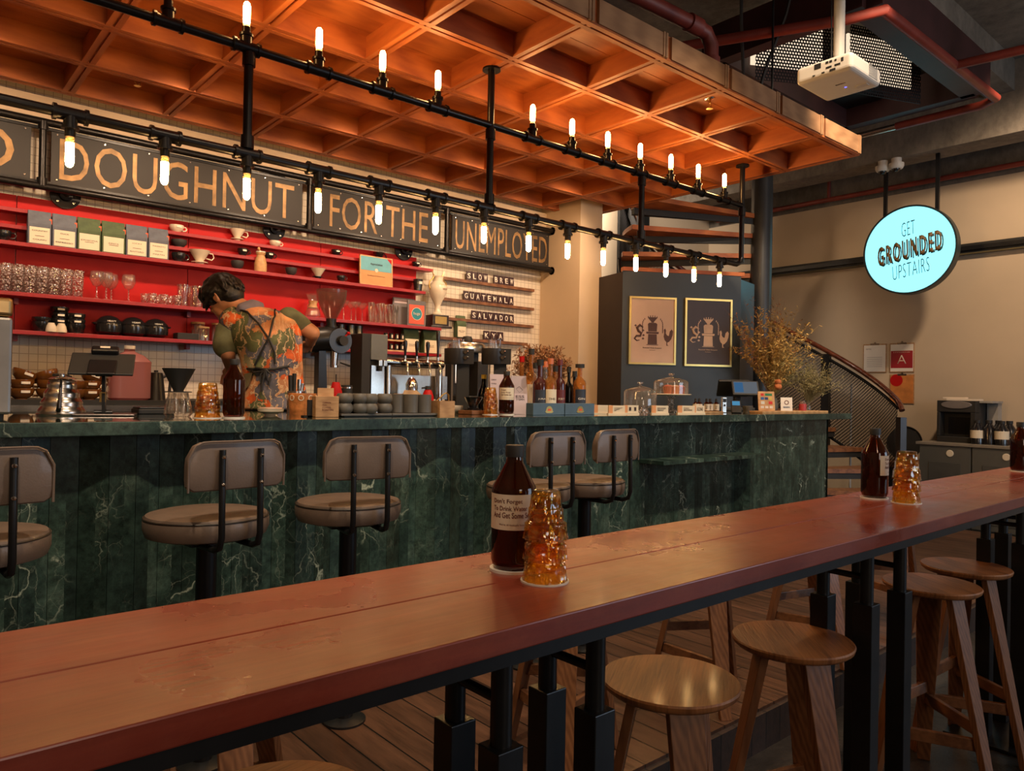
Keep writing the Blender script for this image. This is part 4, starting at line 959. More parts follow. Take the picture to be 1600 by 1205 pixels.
# shared amber bottle
def water_bottle(loc, rz, label, lab=True, lines=("Don't Forget", 'To Drink Water', 'And Get Some Sun'), txt=INKBR, h=.243, r=.0425, group='amber water bottles'):
    t = thing('water_bottle', label, 'bottle', loc, rz, group)
    s = h/.243
    MB().lathe([(0, .004), (r*.8, .003), (r*.86, .006), (r, .022), (r, .152*s), (r*.97, .160*s), (r*.4, .205*s), (r*.36, .216*s), (r*.33, .216*s), (r*.36, .203*s), (r*.92, .158*s), (r*.95, .15*s), (r*.95, .024), (0, .012)], 40).build('glass_body', AMBER, t, True)
    MB().lathe([(0, .013), (r*.93, .013), (r*.93, .075*s), (0, .0755*s)], 32).build('water', thin_water, t, True)
    c = MB().lathe([(0, .216*s), (r*.41, .216*s), (r*.42, .235*s), (r*.39, .238*s), (0, .238*s)], 36, rib=.02, ribn=18).build('cap', BLACKM, t, True)
    MB().lathe([(r*.80, 0), (r*1.04, 0), (r*1.04, .005), (r*.84, .005)], 40).build('rubber_foot', WHITEP, t, True)
    if lab:
        R = r+.0006; a0, a1 = -PI/2-1.35, -PI/2+1.0; m = MB(); prev = None; z0, z1 = .082*s, .148*s
        for i in range(25):
            a = a0+(a1-a0)*i/24; p = (m.bm.verts.new((R*math.cos(a), R*math.sin(a), z0)), m.bm.verts.new((R*math.cos(a), R*math.sin(a), z1)))
            if prev: m.bm.faces.new((prev[0], p[0], p[1], prev[1]))
            prev = p
        lb = m.build('label', LABELC, t, True)
        for i, ln in enumerate(lines):
            def bd(x, y, z, i=i):
                a = -PI/2 - .95 + x/R; rr = R+.0003+z*.3; return Vector((rr*math.cos(a), rr*math.sin(a), z1-.013-.0125*i+y))
            text(ln, lb, txt, (0, 0, 0), (1, 0, 0), (0, 0, 1), .0105 if i != 1 else .0085, len(ln)*.0050, .0004, align='L', bend=bd, bold=.012)
        def bd2(x, y, z):
            a = -PI/2 - .62 + x/R; rr = R+.0003+z*.3; return Vector((rr*math.cos(a), rr*math.sin(a), z0+.010+y))
        text("We're all basically houseplants", lb, txt, (0, 0, 0), (1, 0, 0), (0, 0, 1), .0040, .066, .0004, align='L', bend=bd2)
    return t
thin_water = thin_glass('amber_water', (.55, .2, .05), .05, (.3, .08, .01))
def toface(loc): return math.atan2(-loc[0], loc[1])*-1      # turn a front (-Y) towards the photographer
def facing(x, y): return math.atan2(y, x) - PI/2            # rz so that local -Y points at the camera
def glass_stack(loc, n, labf, r0=.029, r1=.0425, h=.092, pitch=.037, group='stacked amber tumblers', sc=1):
    """n upside-down amber tumblers pushed over each other."""
    for j in range(n):
        z = loc[2] + .003 + j*pitch*sc
        o = solo(MB().lathe([(0, h*sc), (r0*.92*sc, h*sc), (r0*sc, (h-.004)*sc), (r0*1.1*sc, h*.66*sc), (r0*1.17*sc, h*.64*sc), (r0*1.22*sc, h*.38*sc), (r1*.92*sc, h*.33*sc), (r1*.94*sc, .012*sc), (r1*sc, .0), (r1*.94*sc, .0), (r1*.86*sc, .014*sc), (r0*.95*sc, h*.9*sc), (0, (h-.008)*sc)], 56, rib=.028, ribn=14),
                 'amber_tumbler', AMBERT, labf(j), 'glass', (loc[0], loc[1], z), .1*j, group, smooth=True)
    solo(MB().lathe([(0, 0), (r1*1.08*sc, 0), (r1*1.08*sc, .0035), (0, .0035)], 40), 'coaster', WHITEP, labf(-1), 'coaster', (loc[0], loc[1], loc[2]-.0005), 0, 'white coasters', smooth=True)

# bottles and tumblers on the long table
p = at(801, 890, Z=TZ); water_bottle((p.x, p.y, TZ), facing(p.x, p.y)-.05, 'amber water bottle with large cream label, nearest on the red table')
b2 = at(851, 908, Z=TZ); glass_stack((b2.x, b2.y, TZ), 3, lambda j: 'white round coaster under the nearest amber tumblers' if j < 0 else f'amber tumbler in the nearest stack on the red table, {ORD[j]} from below', r0=.026, r1=.0405, h=.086)
p = at(1366, 779, Z=TZ); water_bottle((p.x, p.y, TZ), facing(p.x, p.y)+1.75, 'amber water bottle with label turned right, halfway along the red table')
p = at(1416, 786, Z=TZ); glass_stack((p.x, p.y, TZ), 3, lambda j: 'white round coaster under the second stack along the red table' if j < 0 else f'amber tumbler in the second stack along the red table, {ORD[j]} from below')
p = at(1594, 737, Z=TZ); water_bottle((p.x, p.y, TZ), facing(p.x, p.y)+2.6, 'amber water bottle cut off by the right picture edge on the red table')
p = at(1612, 726, Z=TZ); glass_stack((p.x+.25, p.y+.03, TZ), 4, lambda j: 'white round coaster beyond the rightmost bottle' if j < 0 else f'amber tumbler in the stack behind the rightmost bottle, {ORD[j]} from below')
# same on the bar
x = cx(365, 3.0); water_bottle((x, 3.0, BT), facing(x, 3.0)+PI*.8, 'dark amber bottle without visible label in front of the barista', lab=False)
x = cx(324, 3.02); glass_stack((x, 3.02, BT), 2, lambda j: 'white round coaster beside the unlabelled amber bottle on the bar' if j < 0 else f'amber tumbler in the left stack on the marble bar, {ORD[j]} from below', pitch=.028, sc=1.15)
x = cx(791, 3.1); water_bottle((x, 3.1, BT), facing(x, 3.1)+.2, 'amber bottle with pale green label leaning menus behind it on the bar', lines=('Forget', 'Drink Water', 'Get Some Sun'))
x = cx(766, 3.12); glass_stack((x, 3.12, BT), 3, lambda j: 'white round coaster beside the labelled bottle on the marble bar' if j < 0 else f'amber tumbler in the right stack on the marble bar, {ORD[j]} from below', pitch=.03, sc=.95)

# big steel box at the left edge
xr = ax(18, 3.2, 560)
t = thing('steel_dispenser', 'tall brushed steel cabinet with rounded top at the left picture edge', 'dispenser', (xr-.2, 3.3, BT))
MB().box(-.2, -.12, .012, .2, .18, .36).build('body', plain('steel_sheet', (.22, .20, .18), .42, 1, var=.3, scale=3), t, bevel=.01)
MB().box(-.2, -.12, .362, .2, .18, .43).build('lid', plain('bronze_steel', (.42, .27, .12), .28, 1, var=.25, scale=5), t, bevel=.014, seg=4)
for i_, j_ in ((-1, -1), (1, -1), (-1, 1), (1, 1)): MB().cyl((i_*.17, .03+j_*.12, 0), (i_*.17, .03+j_*.12, .013), .012).build('foot', BLACKM, t, True)
# gooseneck kettle
x = cx(96, 3.45)
t = thing('pour_over_kettle', 'silver wavy steel pour-over kettle on the marble bar', 'kettle', (x, 3.45, BT), facing(x, 3.45))
pr = [(0, 0), (.088, 0), (.09, .006)]
for i in range(21): a = i/20; pr.append((.086-.040*a + .0025*math.sin(a*PI*7), .008+.125*a))
pr += [(.05, .136), (.046, .14), (0, .146)]
MB().lathe(pr, 48).build('body', plain('kettle_steel', (.62, .56, .50), .27, 1, var=.05), t, True)
MB().tube([(-.01, -.086, .02), (-.008, -.115, .035), (-.006, -.118, .07), (-.004, -.10, .11), (-.003, -.115, .145)], [.010, .009, .0065, .005, .0045], 10).build('spout', plain('dark_steel', (.12, .10, .09), .25, .9), t, True)
MB().lathe([(0, .145), (.05, .145), (.035, .152), (.012, .156), (.012, .165), (0, .167)], 24).build('lid', CHROME, t, True)
MB().tube([(.03, .06, .13), (.03, .09, .155), (.02, .10, .16), (-.02, .04, .162), (-.03, .02, .16)], .006, 8).build('handle', BLACKM, t, True)
# tablet till
x = cx(160, 3.35)
t = thing('tablet_till', 'black point-of-sale tablet on a folding stand, seen from behind', 'tablet', (x, 3.35, BT), facing(x, 3.35)-.1)
MB().box(-.10, -.06, 0, .12, .10, .008).build('base', plain('till_base', (.12, .10, .09), .3, .7), t, bevel=.003)
MB().bar((.005, .01, .008), (.0, .03, .17), .052, .012, (1, 0, 0)).cyl((-.03, .01, .012), (.035, .01, .012), .010).cyl((-.03, .03, .17), (.03, .03, .17), .012).build('arm', BLACK, t)
MB().cbox((0, -.003, .075), (.022, .006, .04)).build('orange_sticker', BRASS, t)
M_ = Matrix.Translation((.0, .0, .205)) @ Matrix.Rotation(-.95, 4, 'X')
MB().box(-.118, -.008, -.075, .112, .002, .075, M_).build('tablet_shell', BLACKM, t, bevel=.004)
MB().box(-.05, -.02, -.09, .05, -.008, .01, M_).build('mount_plate', BLACK, t, bevel=.004)
MB().cyl((0, .02, .175), (0, .005, .2), .018).build('hinge', BLACK, t, True)
MB().box(-.05, -.03, .06, .05, .02, .1, M_).build('card_reader', BLACK, t, bevel=.008)
MB().box(-.018, -.0315, .078, .018, -.03, .09, M_).build('slot_label', PAPER, t)
# scale, dripper on glass server
x = cx(237, 3.55)
t = thing('brewing_scale', 'flat black brewing scale on the marble bar behind the glass server', 'scale', (x, 3.55, BT), 0)
MB().box(-.07, -.06, 0, .08, .06, .022).build('body', BLACKM, t, bevel=.004); MB().box(-.065, -.055, .022, .075, .055, .03).build('plate', BLACK, t, bevel=.003)
x = cx(278, 3.2)
t = thing('coffee_server', 'ribbed clear glass server on the marble bar', 'coffee server', (x, 3.2, BT))
MB().lathe([(0, .002), (.045, .0), (.054, .012), (.050, .04), (.040, .085), (.038, .098), (.036, .098), (.038, .085), (.047, .04), (.05, .014), (0, .01)], 56, rib=.035, ribn=14).build('body', GLASSR, t, True)
t = thing('coffee_dripper', 'matt black conical dripper resting on the ribbed glass server', 'coffee dripper', (x, 3.2, BT+.099))
MB().lathe([(0, .0), (.02, .0), (.02, .008), (.064, .098), (.061, .098), (.017, .01), (0, .01)], 36).build('cone', BLACKM, t, True); MB().lathe([(0, 0), (.052, 0), (.052, .004), (0, .005)], 32).build('flange', BLACK, t, True)
# stacked saucers dish
x = cx(423, 3.25)
t = thing('serving_dish', 'low pale footed dish with a saucer in front of the barista', 'dish', (x, 3.25, BT))
MB().lathe([(0, 0), (.03, 0), (.028, .006), (.055, .018), (.058, .03), (.052, .03), (0, .02)], 36).build('dish', CERW, t, True); MB().lathe([(0, .031), (.05, .031), (.047, .036), (0, .037)], 32).build('saucer', plain('rose_plate', (.5, .33, .25), .4), t, True)
# painted tub with cutlery
x = cx(472, 3.45)
t = thing('painted_tub', 'orange and cream painted tub beside the barista\'s apron', 'tub', (x, 3.45, BT))
MB().lathe([(0, 0), (.06, 0), (.066, .05), (.066, .055), (.068, .06), (.069, .1), (.065, .1), (.06, .06), (0, .02)], 40).build('tub', plain('orange_ceramic', (.55, .20, .06), .4, var=.5, scale=26), t, True)
m = MB()
for k in range(9): a = 2*PI*k/9; m.lathe([(.010, 0), (.014, 0), (.014, .002), (.010, .002)], 16, M=Matrix.Translation((.068*math.cos(a), .068*math.sin(a), .078)) @ Matrix.Rotation(a, 4, 'Z') @ Matrix.Rotation(PI/2, 4, 'Y'))
m.build('ring_pattern', PAPER, t)
x2 = cx(462, 3.62)
t = thing('knife_block', 'group of black-handled utensils standing behind the painted tub', 'utensils', (x2, 3.62, BT))
MB().cyl((0, 0, 0), (0, 0, .11), .045).build('holder', STEEL, t, True)
for k, (dx, hh, mm) in enumerate(((-.03, .19, BLACKM), (-.01, .2, BLACKM), (.015, .17, CHROME), (.03, .15, CHROME))):
    MB().tube([(dx*.4, .0, .03), (dx, 0, .1), (dx*1.1, 0, hh)], [.006, .009, .011], 10).build('utensil', mm, t, True)
# wooden block with card + clip
x = cx(508, 3.02)
t = thing('wooden_block', 'stamped wooden block holding a blank card on the marble bar', 'card holder', (x, 3.02, BT), facing(x, 3.02)*.35)
b = MB().box(-.052, -.03, 0, .052, .03, .092).build('block', BOXWOOD, t, bevel=.002)
for i, s in enumerate(('COMMON', 'MAN', 'COFFEE', 'ROASTERS')): text(s, b, INKBR, (-.022, -.0305, .064-.0105*i), (1, 0, 0), (0, 0, 1), .007, len(s)*.0062, .0005, align='L')
MB().box(-.036, -.004, .092, .036, .004, .128).build('card', PALEWOOD, t)
t = thing('black_stand', 'thin black plastic stand left of the stamped wooden block', 'stand', (cx(485, 3.05), 3.05, BT)); MB().box(-.015, -.004, 0, .012, .004, .075).box(-.03, -.004, 0, .012, .03, .006).build('plate', BLACKM, t)
# tray of grey cups
x0, x1 = cx(527, 3.05), cx(678, 3.05)
t = thing('stone_tray', 'long grey stone tray carrying the grey cups', 'tray', ((x0+x1)/2, 3.07, BT)); w_ = (x1-x0)/2
MB().box(-w_, -.06, .004, -.001, .075, .014).box(.001, -.06, .004, w_, .075, .014).build('slab', CERGR, t, bevel=.002); MB().box(-w_+.02, -.05, 0, w_-.02, .06, .0045).build('foot', BLACKM, t)
def bubble(x, y, j, lab):
    h = .046
    solo(MB().lathe([(0, 0), (.026, 0), (.037, .012), (.039, .024), (.036, .038), (.030, h), (.027, h), (.034, .03), (0, .01)], 36, rib=.0, ribn=10), 'bubble_cup', CERGR, lab, 'cup', (x, y, BT+.014+j*h), 0, 'grey rounded cups on the stone tray', smooth=True)
k = 0
for (u, y) in ((538, 3.05), (549, 3.10), (562, 3.04), (577, 3.03), (600, 3.06)):
    for j in (0, 1):
        bubble(cx(u, y) - (.003 if k == 1 else 0), y, j, f'rounded grey stoneware cup, {("lower", "upper")[j]} of the {ORD[k]} pair on the tray')
    k += 1
for i, (u, y) in enumerate(((620, 3.09), (641, 3.05), (662, 3.05))):
    solo(MB().lathe([(0, 0), (.033, 0), (.036, .003), (.0365, .09), (.033, .091), (.032, .01), (0, .008)], 36), 'straight_cup', CERGR, f'tall straight grey stoneware cup, {ORD[i]} from the left on the tray', 'cup', (cx(u, y), y, BT+.014), 0, 'straight grey cups on the stone tray', smooth=True)
# wooden tissue box and folded strip
x = cx(697, 3.0)
t = thing('wooden_box', 'small open wooden box with brass tongs on the marble bar', 'box', (x, 3.03, BT), .0)
MB().box(-.045, -.04, 0, .045, -.036, .075).box(-.045, .036, 0, .045, .04, .075).box(-.045, -.036, 0, -.041, .036, .075).box(.041, -.036, 0, .045, .036, .075).box(-.041, -.036, 0, .041, .036, .004).build('box_body', BOXWOOD, t)
MB().tube([(-.04, 0, .07), (0, 0, .105), (.02, 0, .115), (.035, 0, .105), (.038, 0, .05)], .004, 8).build('tongs', BRASS, t, True)
t = thing('packing_box', 'open orange wooden box behind the straight grey cups', 'box', (cx(636, 3.4), 3.4, BT), .1); MB().box(-.06, -.04, 0, .06, .04, .105).prism([(-.06, -.04, .105), (.06, -.04, .105), (.03, -.04, .125), (-.05, -.04, .125)], (0, .004, 0)).build('box_body', PALEWOOD, t)
t = thing('squeeze_bottle', 'red squeeze bottle with black cap beside the wooden box', 'bottle', (cx(668, 3.45), 3.45, BT))
MB().lathe([(0, 0), (.032, 0), (.034, .09), (.02, .125), (.014, .13), (0, .13)], 24).build('body', RED, t, True); MB().lathe([(0, .13), (.018, .13), (.016, .15), (0, .15)], 20).cyl((0, 0, .142), (-.04, 0, .138), .005).build('cap', BLACKM, t, True)
t = thing('syrup_bottle', 'red bottle with black straw behind the stamped wooden block', 'bottle', (cx(524, 3.5), 3.5, BT))
MB().lathe([(0, 0), (.03, 0), (.032, .11), (.022, .145), (.018, .16), (0, .16)], 24).build('body', RED, t, True); MB().cyl((0, 0, .16), (.0, 0, .2), .003).build('straw', BLACKM, t, True)
t = thing('pour_over_tray', 'dark moka-like black canister behind the grey cups', 'canister', (cx(541, 3.6), 3.6, BT)); MB().cyl((0, 0, 0), (0, 0, .145), .03).build('body', BLACKM, t, True); MB().cyl((0, 0, .128), (0, 0, .136), .031).build('band', STEEL, t, True)
# twin slim grinders
for (u, y, lab, hs) in ((716, 3.5, 'slim dark drum grinder with clear hopper, left of the two', 0), (774, 3.35, 'slim dark drum grinder with clear hopper, right of the two behind the menus', 0)):
    x = cx(u, y); q = mpp(u, y)
    zt = zat(u, 545, y)-BT
    t = thing('drum_grinder', lab, 'grinder', (x, y, BT), 0, 'twin drum grinders')
    a = facing(x, y); t.rotation_euler.z = a
    MB().lathe([(0, zt-.092), (.066, zt-.092), (.068, zt-.088), (.068, zt), (0, zt)], 40, (-.02, 0, 0)).box(-.02, -.05, zt-.09, .085, .05, zt-.002).build('drum', plain('anthracite', (.030, .026, .024), .38, .3), t, True)
    MB().lathe([(.038, zt), (.040, zt), (.040, zt+.055), (.038, zt+.055)], 36, (-.012, 0, 0)).build('hopper', GLASSR, t, True)
    MB().box(-.015, -.03, 0, .06, .05, zt-.08).box(-.055, -.055, 0, .065, .055, .014).build('column', BLACKM, t, bevel=.003)
    m = MB()
    for zz in (-.022, -.055): m.cyl((.035, -.045, zt+zz), (.035, -.062, zt+zz), .009).sph((.05, -.055, zt+zz+.005), .005, 8)
    m.build('control_knob', CHROME, t, True)
    MB().box(-.045, -.028, .02, -.033, -.018, zt-.085).build('steel_rail', STEEL, t)
# dripper on walnut base
x = cx(739, 3.2)
t = thing('walnut_board', 'small walnut board under the black dripper on the bar', 'board', (x, 3.2, BT), .2); MB().box(-.065, -.05, 0, .06, .05, .022).build('board', WALNUT, t, bevel=.003)
t = thing('coffee_dripper', 'glossy black dripper standing on the walnut board', 'coffee dripper', (x, 3.2, BT+.022), .2)
MB().box(-.04, -.03, 0, .04, .03, .006).lathe([(0, .006), (.03, .006), (.032, .014), (0, .015)], 24).build('stand', BLACK, t); MB().lathe([(0, .015), (.02, .015), (.052, .07), (.056, .071), (.05, .073), (.018, .02), (0, .02)], 32).build('cone', CERB, t, True)
cup('pale open bowl on the bar between wooden box and walnut board', 'bowl', CERW, (cx(712, 3.3), 3.3, BT), 0, .04, .045, handle=False, base=.4, name='bowl')
t = thing('wine_bottle', 'dark wine bottle lying tilted behind the amber tumblers', 'bottle', (cx(755, 3.45), 3.45, BT))
MB().lathe([(0, 0), (.036, 0), (.037, .1), (.03, .13), (.014, .165), (.0135, .2), (0, .2)], 28).build('glass_body', DARKGLASS, t, True); MB().lathe([(0, .2), (.0155, .2), (.0155, .225), (0, .225)], 18).build('cork', plain('yellow_wax', (.6, .42, .05), .5), t, True)
# menus
for i, (u, y, lab, w_, hh, mt, rz, ln) in enumerate(((778, 3.28, 'lilac menu sheet standing left behind the labelled bottle', .085, .225, PAPERL, .1, ('COMMON', 'MAN')), (812, 3.3, 'lilac menu sheet with line drawing right behind the labelled bottle', .10, .22, PAPERL, -.05, ('',)), (814, 3.12, 'pale price leaflet standing right of the labelled bottle', .085, .115, PAPERL, 0, ('ESS', '23PM')))):
    x = cx(u, y); t = thing('menu_sheet', lab, 'menu', (x, y, BT+.001), facing(x, y)*.6+rz, 'menu sheets on the bar')
    b = MB().prism([(-w_/2, 0, 0), (w_/2, 0, 0), (w_/2, .03, hh), (-w_/2, .03, hh)], (0, .003, 0)).prism([(-w_/2, .075, 0), (w_/2, .075, 0), (w_/2, .034, hh), (-w_/2, .034, hh)], (0, .003, 0)).build('sheet', mt, t)
    for k, s in enumerate(ln):
        if s: text(s, b, INK, (0 if i else -.02, .03*(.86-.1*k)-.002, hh*(.86-(.1 if i == 0 else .16)*k)), (1, 0, 0), (0, .13, 1), .006 if i == 0 else .015, .03 if i == 0 else .05, .0005)
    if i == 1: MB().tube([(-.02, .02, hh*.65), (0, .018, hh*.72), (.02, .018, hh*.62), (0, .017, hh*.55), (-.02, .02, hh*.65)], .001, 5).build('line_drawing', INK, b)
# liquor bottles
def liquor(u, y, vt, r, kind, label, glass, cap, lab=None, square=False, band=None):
    r *= 1.22
    x = cx(u, y); h = zat(u, vt, y)-BT; t = thing('spirit_bottle', label, 'bottle', (x, y, BT), facing(x, y)*.6, 'spirit bottles on the bar')
    nk = r*.36; hb = h*(.56 if kind == 'tall' else .62)
    MB().lathe([(0, .002), (r*.96, 0), (r, .006), (r, hb), (r*.9, hb+.012), (nk*1.1, hb+.032), (nk, hb+.04), (nk, h-.02), (0, h-.02)], 4*7 if not square else 32).build('glass_body', glass, t, True)
    MB().lathe([(0, h-.034), (nk*1.35, h-.034), (nk*1.35, h), (0, h)] if kind != 'stopper' else [(0, h-.022), (nk*2, h-.022), (nk*2, h), (0, h)], 20).build('cap', cap, t, True)
    if lab:
        m = MB(); prev = None; R = r+.0008
        for i in range(17):
            a = -PI/2-1.0+2.0*i/16; p = (m.bm.verts.new((R*math.cos(a), R*math.sin(a), hb*.12)), m.bm.verts.new((R*math.cos(a), R*math.sin(a), hb*.80)))
            if prev: m.bm.faces.new((prev[0], p[0], p[1], prev[1]))
            prev = p
        l_ = m.build('label', lab[0], t, True)
        if lab[1]: text(lab[1], l_, lab[2], (0, -R-.0005, hb*.5), (1, 0, 0), (0, 0, 1), .012, r*1.1, .0006)
        if band: MB().cbox((0, -R-.0006, hb*.25), (r*.9, .001, .008)).build('band', band, l_)
DKLAB = plain('dark_label', (.03, .035, .05), .5); BURG = plain('burgundy', (.13, .02, .02), .45); OR2 = plain('copper_cap', (.55, .15, .06), .4)
liquor(843, 3.12, 562, .034, 'tall', 'whisky bottle with dark blue label, leftmost in the front row', LIQRED, BLACKM, (DKLAB, 'JURA', WHITEINK), band=PAPER)
liquor(859, 3.08, 560, .030, 'tall', 'clear bottle with cream illustrated label and copper cap', LIQGOLD, OR2, (LABELC, 'THE', INK))
liquor(874, 3.1, 562, .027, 'tall', 'burgundy labelled bottle with burgundy capsule', LIQRED, BURG, (BURG, 'PORT', PAPER), band=PAPER)
liquor(888, 3.14, 573, .021, 'tall', 'slim black bottle with dark cap', DARKGLASS, BLACKM)
liquor(897, 3.18, 580, .024, 'tall', 'green-black bottle beside the square stopper bottle', DARKGLASS, BLACKM)
liquor(905, 3.08, 569, .031, 'stopper', 'wide bottle with black label and large black stopper', LIQGOLD, BLACKM, (DKLAB, 'GIN', WHITEINK), band=WHITEINK)
liquor(829, 3.3, 545, .030, 'tall', 'tall bottle with pale neck strip in the rear row', LIQGOLD, BLACKM, (PAPER, '', INK))
liquor(836, 3.22, 567, .030, 'tall', 'clear gin bottle with black cap in the rear row', GLASS, BLACKM)
liquor(851, 3.25, 565, .030, 'tall', 'clear bottle with rose gold cap in the rear row', GLASS, OR2)
liquor(867, 3.28, 572, .028, 'tall', 'golden spirit bottle in the rear row behind the burgundy one', LIQGOLD, BLACKM)
liquor(814, 3.36, 557, .028, 'tall', 'bottle with bright red cap behind the lilac menu', LIQGOLD, RED)
# blue boxes with crest
BLUEB = plain('blue_carton', (.075, .125, .17), .5, var=.15)
for i, (ua, ub) in enumerate(((831, 880), (881, 927))):
    x0, x1 = cx(ua, 3.0), cx(ub, 3.0); t = thing('tea_box', f'blue-grey carton with golden crest, {("left", "right")[i]} of the pair on the bar', 'box', ((x0+x1)/2, 3.02, BT), 0, 'blue crested cartons'); w_ = (x1-x0)/2-.001
    b = MB().box(-w_, -.03, 0, w_, .03, .066).build('carton', BLUEB, t, bevel=.002)
    r_ = .022; arc = [(-.033, -.031, .02)] + [(r_*1.2*math.cos(a), -.031, .022+r_*1.3*math.sin(a)) for a in [PI-PI*k/10 for k in range(11)]] + [(.033, -.031, .02), (.02, -.031, .012), (-.02, -.031, .012)]
    c = MB().prism(arc, (0, -.0012, 0)).build('crest', BRASS, b)
    MB().prism([(-.014, -.0325, .024), (.014, -.0325, .024), (.009, -.0325, .036), (-.009, -.0325, .036)], (0, -.0006, 0)).build('crest_motif', ORANGE, c)
# cards and wooden sign blocks
for i, (ua, ub, vt, y, lab, s) in enumerate(((928, 953, 627, 3.08, 'blank cream card block right of the blue cartons', ''), (952, 974, 628, 2.98, 'small cream price card, first from the left of the glass domes', 'CARROT\nCAKE\n$9'), (976, 995, 630, 3.05, 'cream card with dark lines below the low glass dome', '- -'), (1020, 1041, 631, 2.98, 'cream price card left of the cake stand stem', 'BANANA\nBREAD'), (1061, 1082, 631, 2.98, 'cream price card right of the cake stand stem', 'CHOC\nBROWNIE'), (1084, 1098, 632, 2.98, 'narrow cream price card below the small brown bottles', 'SCONE'))):
    x0, x1 = cx(ua, y), cx(ub, y); x = (x0+x1)/2; w_ = (x1-x0)/2*.8; t = thing('price_card', lab, 'price card', (x, y, BT), -.55, 'price cards along the bar')
    b = MB().box(-w_, -.008, 0, w_, .008, .055).box(-w_-.004, -.014, 0, w_+.004, .014, .008).build('card', LABELC, t)
    MB().box(-w_, -.0095, .0, -w_*.5, -.008, .055).build('orange_strip', plain('peach', (.72, .33, .14), .6), t)
    if s: text(s, b, INK, (w_*.2, -.009, .032), (1, 0, 0), (0, 0, 1), .022, w_*1.0, .0005)
# glass domes
def dome(t, r, h, z):
    MB().lathe([(r, z), (r, z+h*.68), (r*.9, z+h*.80), (r*.5, z+h*.92), (r*.12, z+h), (r*.1, z+h*.99), (r*.5, z+h*.9), (r*.87, z+h*.78), (r*.97, z+h*.66), (r*.97, z)], 56).build('glass_dome', GLASS, t, True)
    MB().lathe([(0, z+h), (.008, z+h), (.006, z+h+.008), (.022, z+h+.016), (.02, z+h+.026), (0, z+h+.028)], 24).build('knob', GLASSX, t, True)
x = cx(1000, 3.3)
t = thing('cake_dome', 'empty glass cake dome on a low plate, left of the two', 'cake stand', (x, 3.3, BT))
MB().lathe([(0, 0), (.07, 0), (.06, .01), (.05, .03), (.125, .04), (.13, .047), (0, .048)], 48).build('plate', GLASSX, t, True); dome(t, .112, .135, .048)
x = cx(1048, 3.3); 
t = thing('cake_stand', 'tall glass-domed cake stand with pastries on a ribbed glass foot', 'cake stand', (x, 3.3, BT))
MB().lathe([(0, 0), (.065, 0), (.055, .01), (.02, .025), (.018, .045), (.026, .055), (.018, .065), (.022, .10), (.032, .108), (.034, .118), (0, .12)], 40, rib=.04, ribn=12).build('foot', GLASSX, t, True)
MB().lathe([(0, .12), (.135, .12), (.145, .128), (.14, .132), (0, .131)], 56).build('plate', CERW, t, True); dome(t, .125, .12, .132)
for i, (dx, dy) in enumerate(((-.075, -.03), (-.03, -.06), (.02, -.065), (.065, -.04), (-.02, .02), (.04, .03))):
    q = thing('pastry', f'glazed fruit pastry under the taller dome, {ORD[i]} of six', 'pastry', (x+dx, 3.3+dy, BT+.1325), i, 'pastries under the glass dome')
    MB().lathe([(0, 0), (.022, 0), (.030, .05), (0, .05)], 24, rib=.05, ribn=12).build('crust', plain('pastry_crust_%d' % i, ((.5, .12, .03), (.6, .2, .05), (.35, .07, .05))[i % 3], .5), q, True)
    MB().sph((0, 0, .052), (.026, .026, .012), 12).build('icing', plain('icing_%d' % i, (.6, .35, .2) if i % 2 else (.6, .12, .06), .35), q, True)
solo(MB().lathe([(0, 0), (.03, 0), (.033, .015), (.025, .032), (0, .038)], 24), 'glass_paperweight', GLASSX, 'round glass paperweight between the price cards', 'paperweight', (cx(1004, 3.02), 3.02, BT), smooth=True)
# small brown bottles
for i, u in enumerate((1087, 1095, 1104, 1112, 1119)):
    y = 3.1; t = thing('small_bottle', f'small brown bottle with cream label and black cap, {ORD[i]} from the left', 'bottle', (cx(u, y)+.01*(i % 2), y+.02*(i % 2), BT+.012), facing(cx(u, y), y), 'small bottles on a wooden tray')
    MB().lathe([(0, 0), (.02, 0), (.021, .003), (.021, .055), (.009, .066), (.009, .072), (0, .072)], 24).build('glass_body', AMBER, t, True)
    l_ = MB().lathe([(.0214, .006), (.0216, .006), (.0216, .052), (.0214, .052)], 24).build('label', LABELC, t, True); MB().lathe([(0, .068), (.011, .068), (.008, .09), (0, .092)], 14).build('cap', BLACKM, t, True)
    text('No\n88', l_, INK, (0, -.0222, .03), (1, 0, 0), (0, 0, 1), .025, .014, .0004)
solo(MB().box(-.12, -.05, 0, .12, .06, .012), 'wooden_tray', PALEWOOD, 'flat wooden tray under the small brown bottles', 'tray', (cx(1106, 3.1), 3.1, BT), bevel=.002)
# phone handset, POS
x = cx(1131, 3.1); t = thing('cordless_phone', 'silver cordless phone standing upright by the till', 'phone', (x, 3.1, BT), -.5)
MB().box(-.018, -.01, 0, .018, .012, .115).build('handset', STEEL, t, bevel=.004); MB().box(-.012, -.012, .078, .012, -.01, .104).build('display', BLACKM, t); MB().cbox((0, -.011, .055), (.014, .002, .014)).build('keypad', BLACKM, t)
x = cx(1152, 3.5); t = thing('till_screen', 'black point-of-sale till with tilted lit screen', 'till', (x, 3.5, BT), -.85)
MB().box(-.13, -.08, 0, .13, .1, .03).bar((0, .02, .03), (0, .05, .17), .1, .05, (1, 0, 0)).build('base', BLACKM, t, bevel=.006)
Mx = Matrix.Translation((.06, -.02, .19)) @ Matrix.Rotation(-.75, 4, 'X')
Mx2 = Matrix.Translation((-.02, .12, .19)) @ Matrix.Rotation(.75, 4, 'X')
MB().box(-.11, -.01, -.08, .11, .015, .08, Mx).build('front_display', BLACKM, t, bevel=.006); MB().box(-.095, -.0125, -.065, .095, -.01, .065, Mx).build('screen_glass', SCREEN, t)
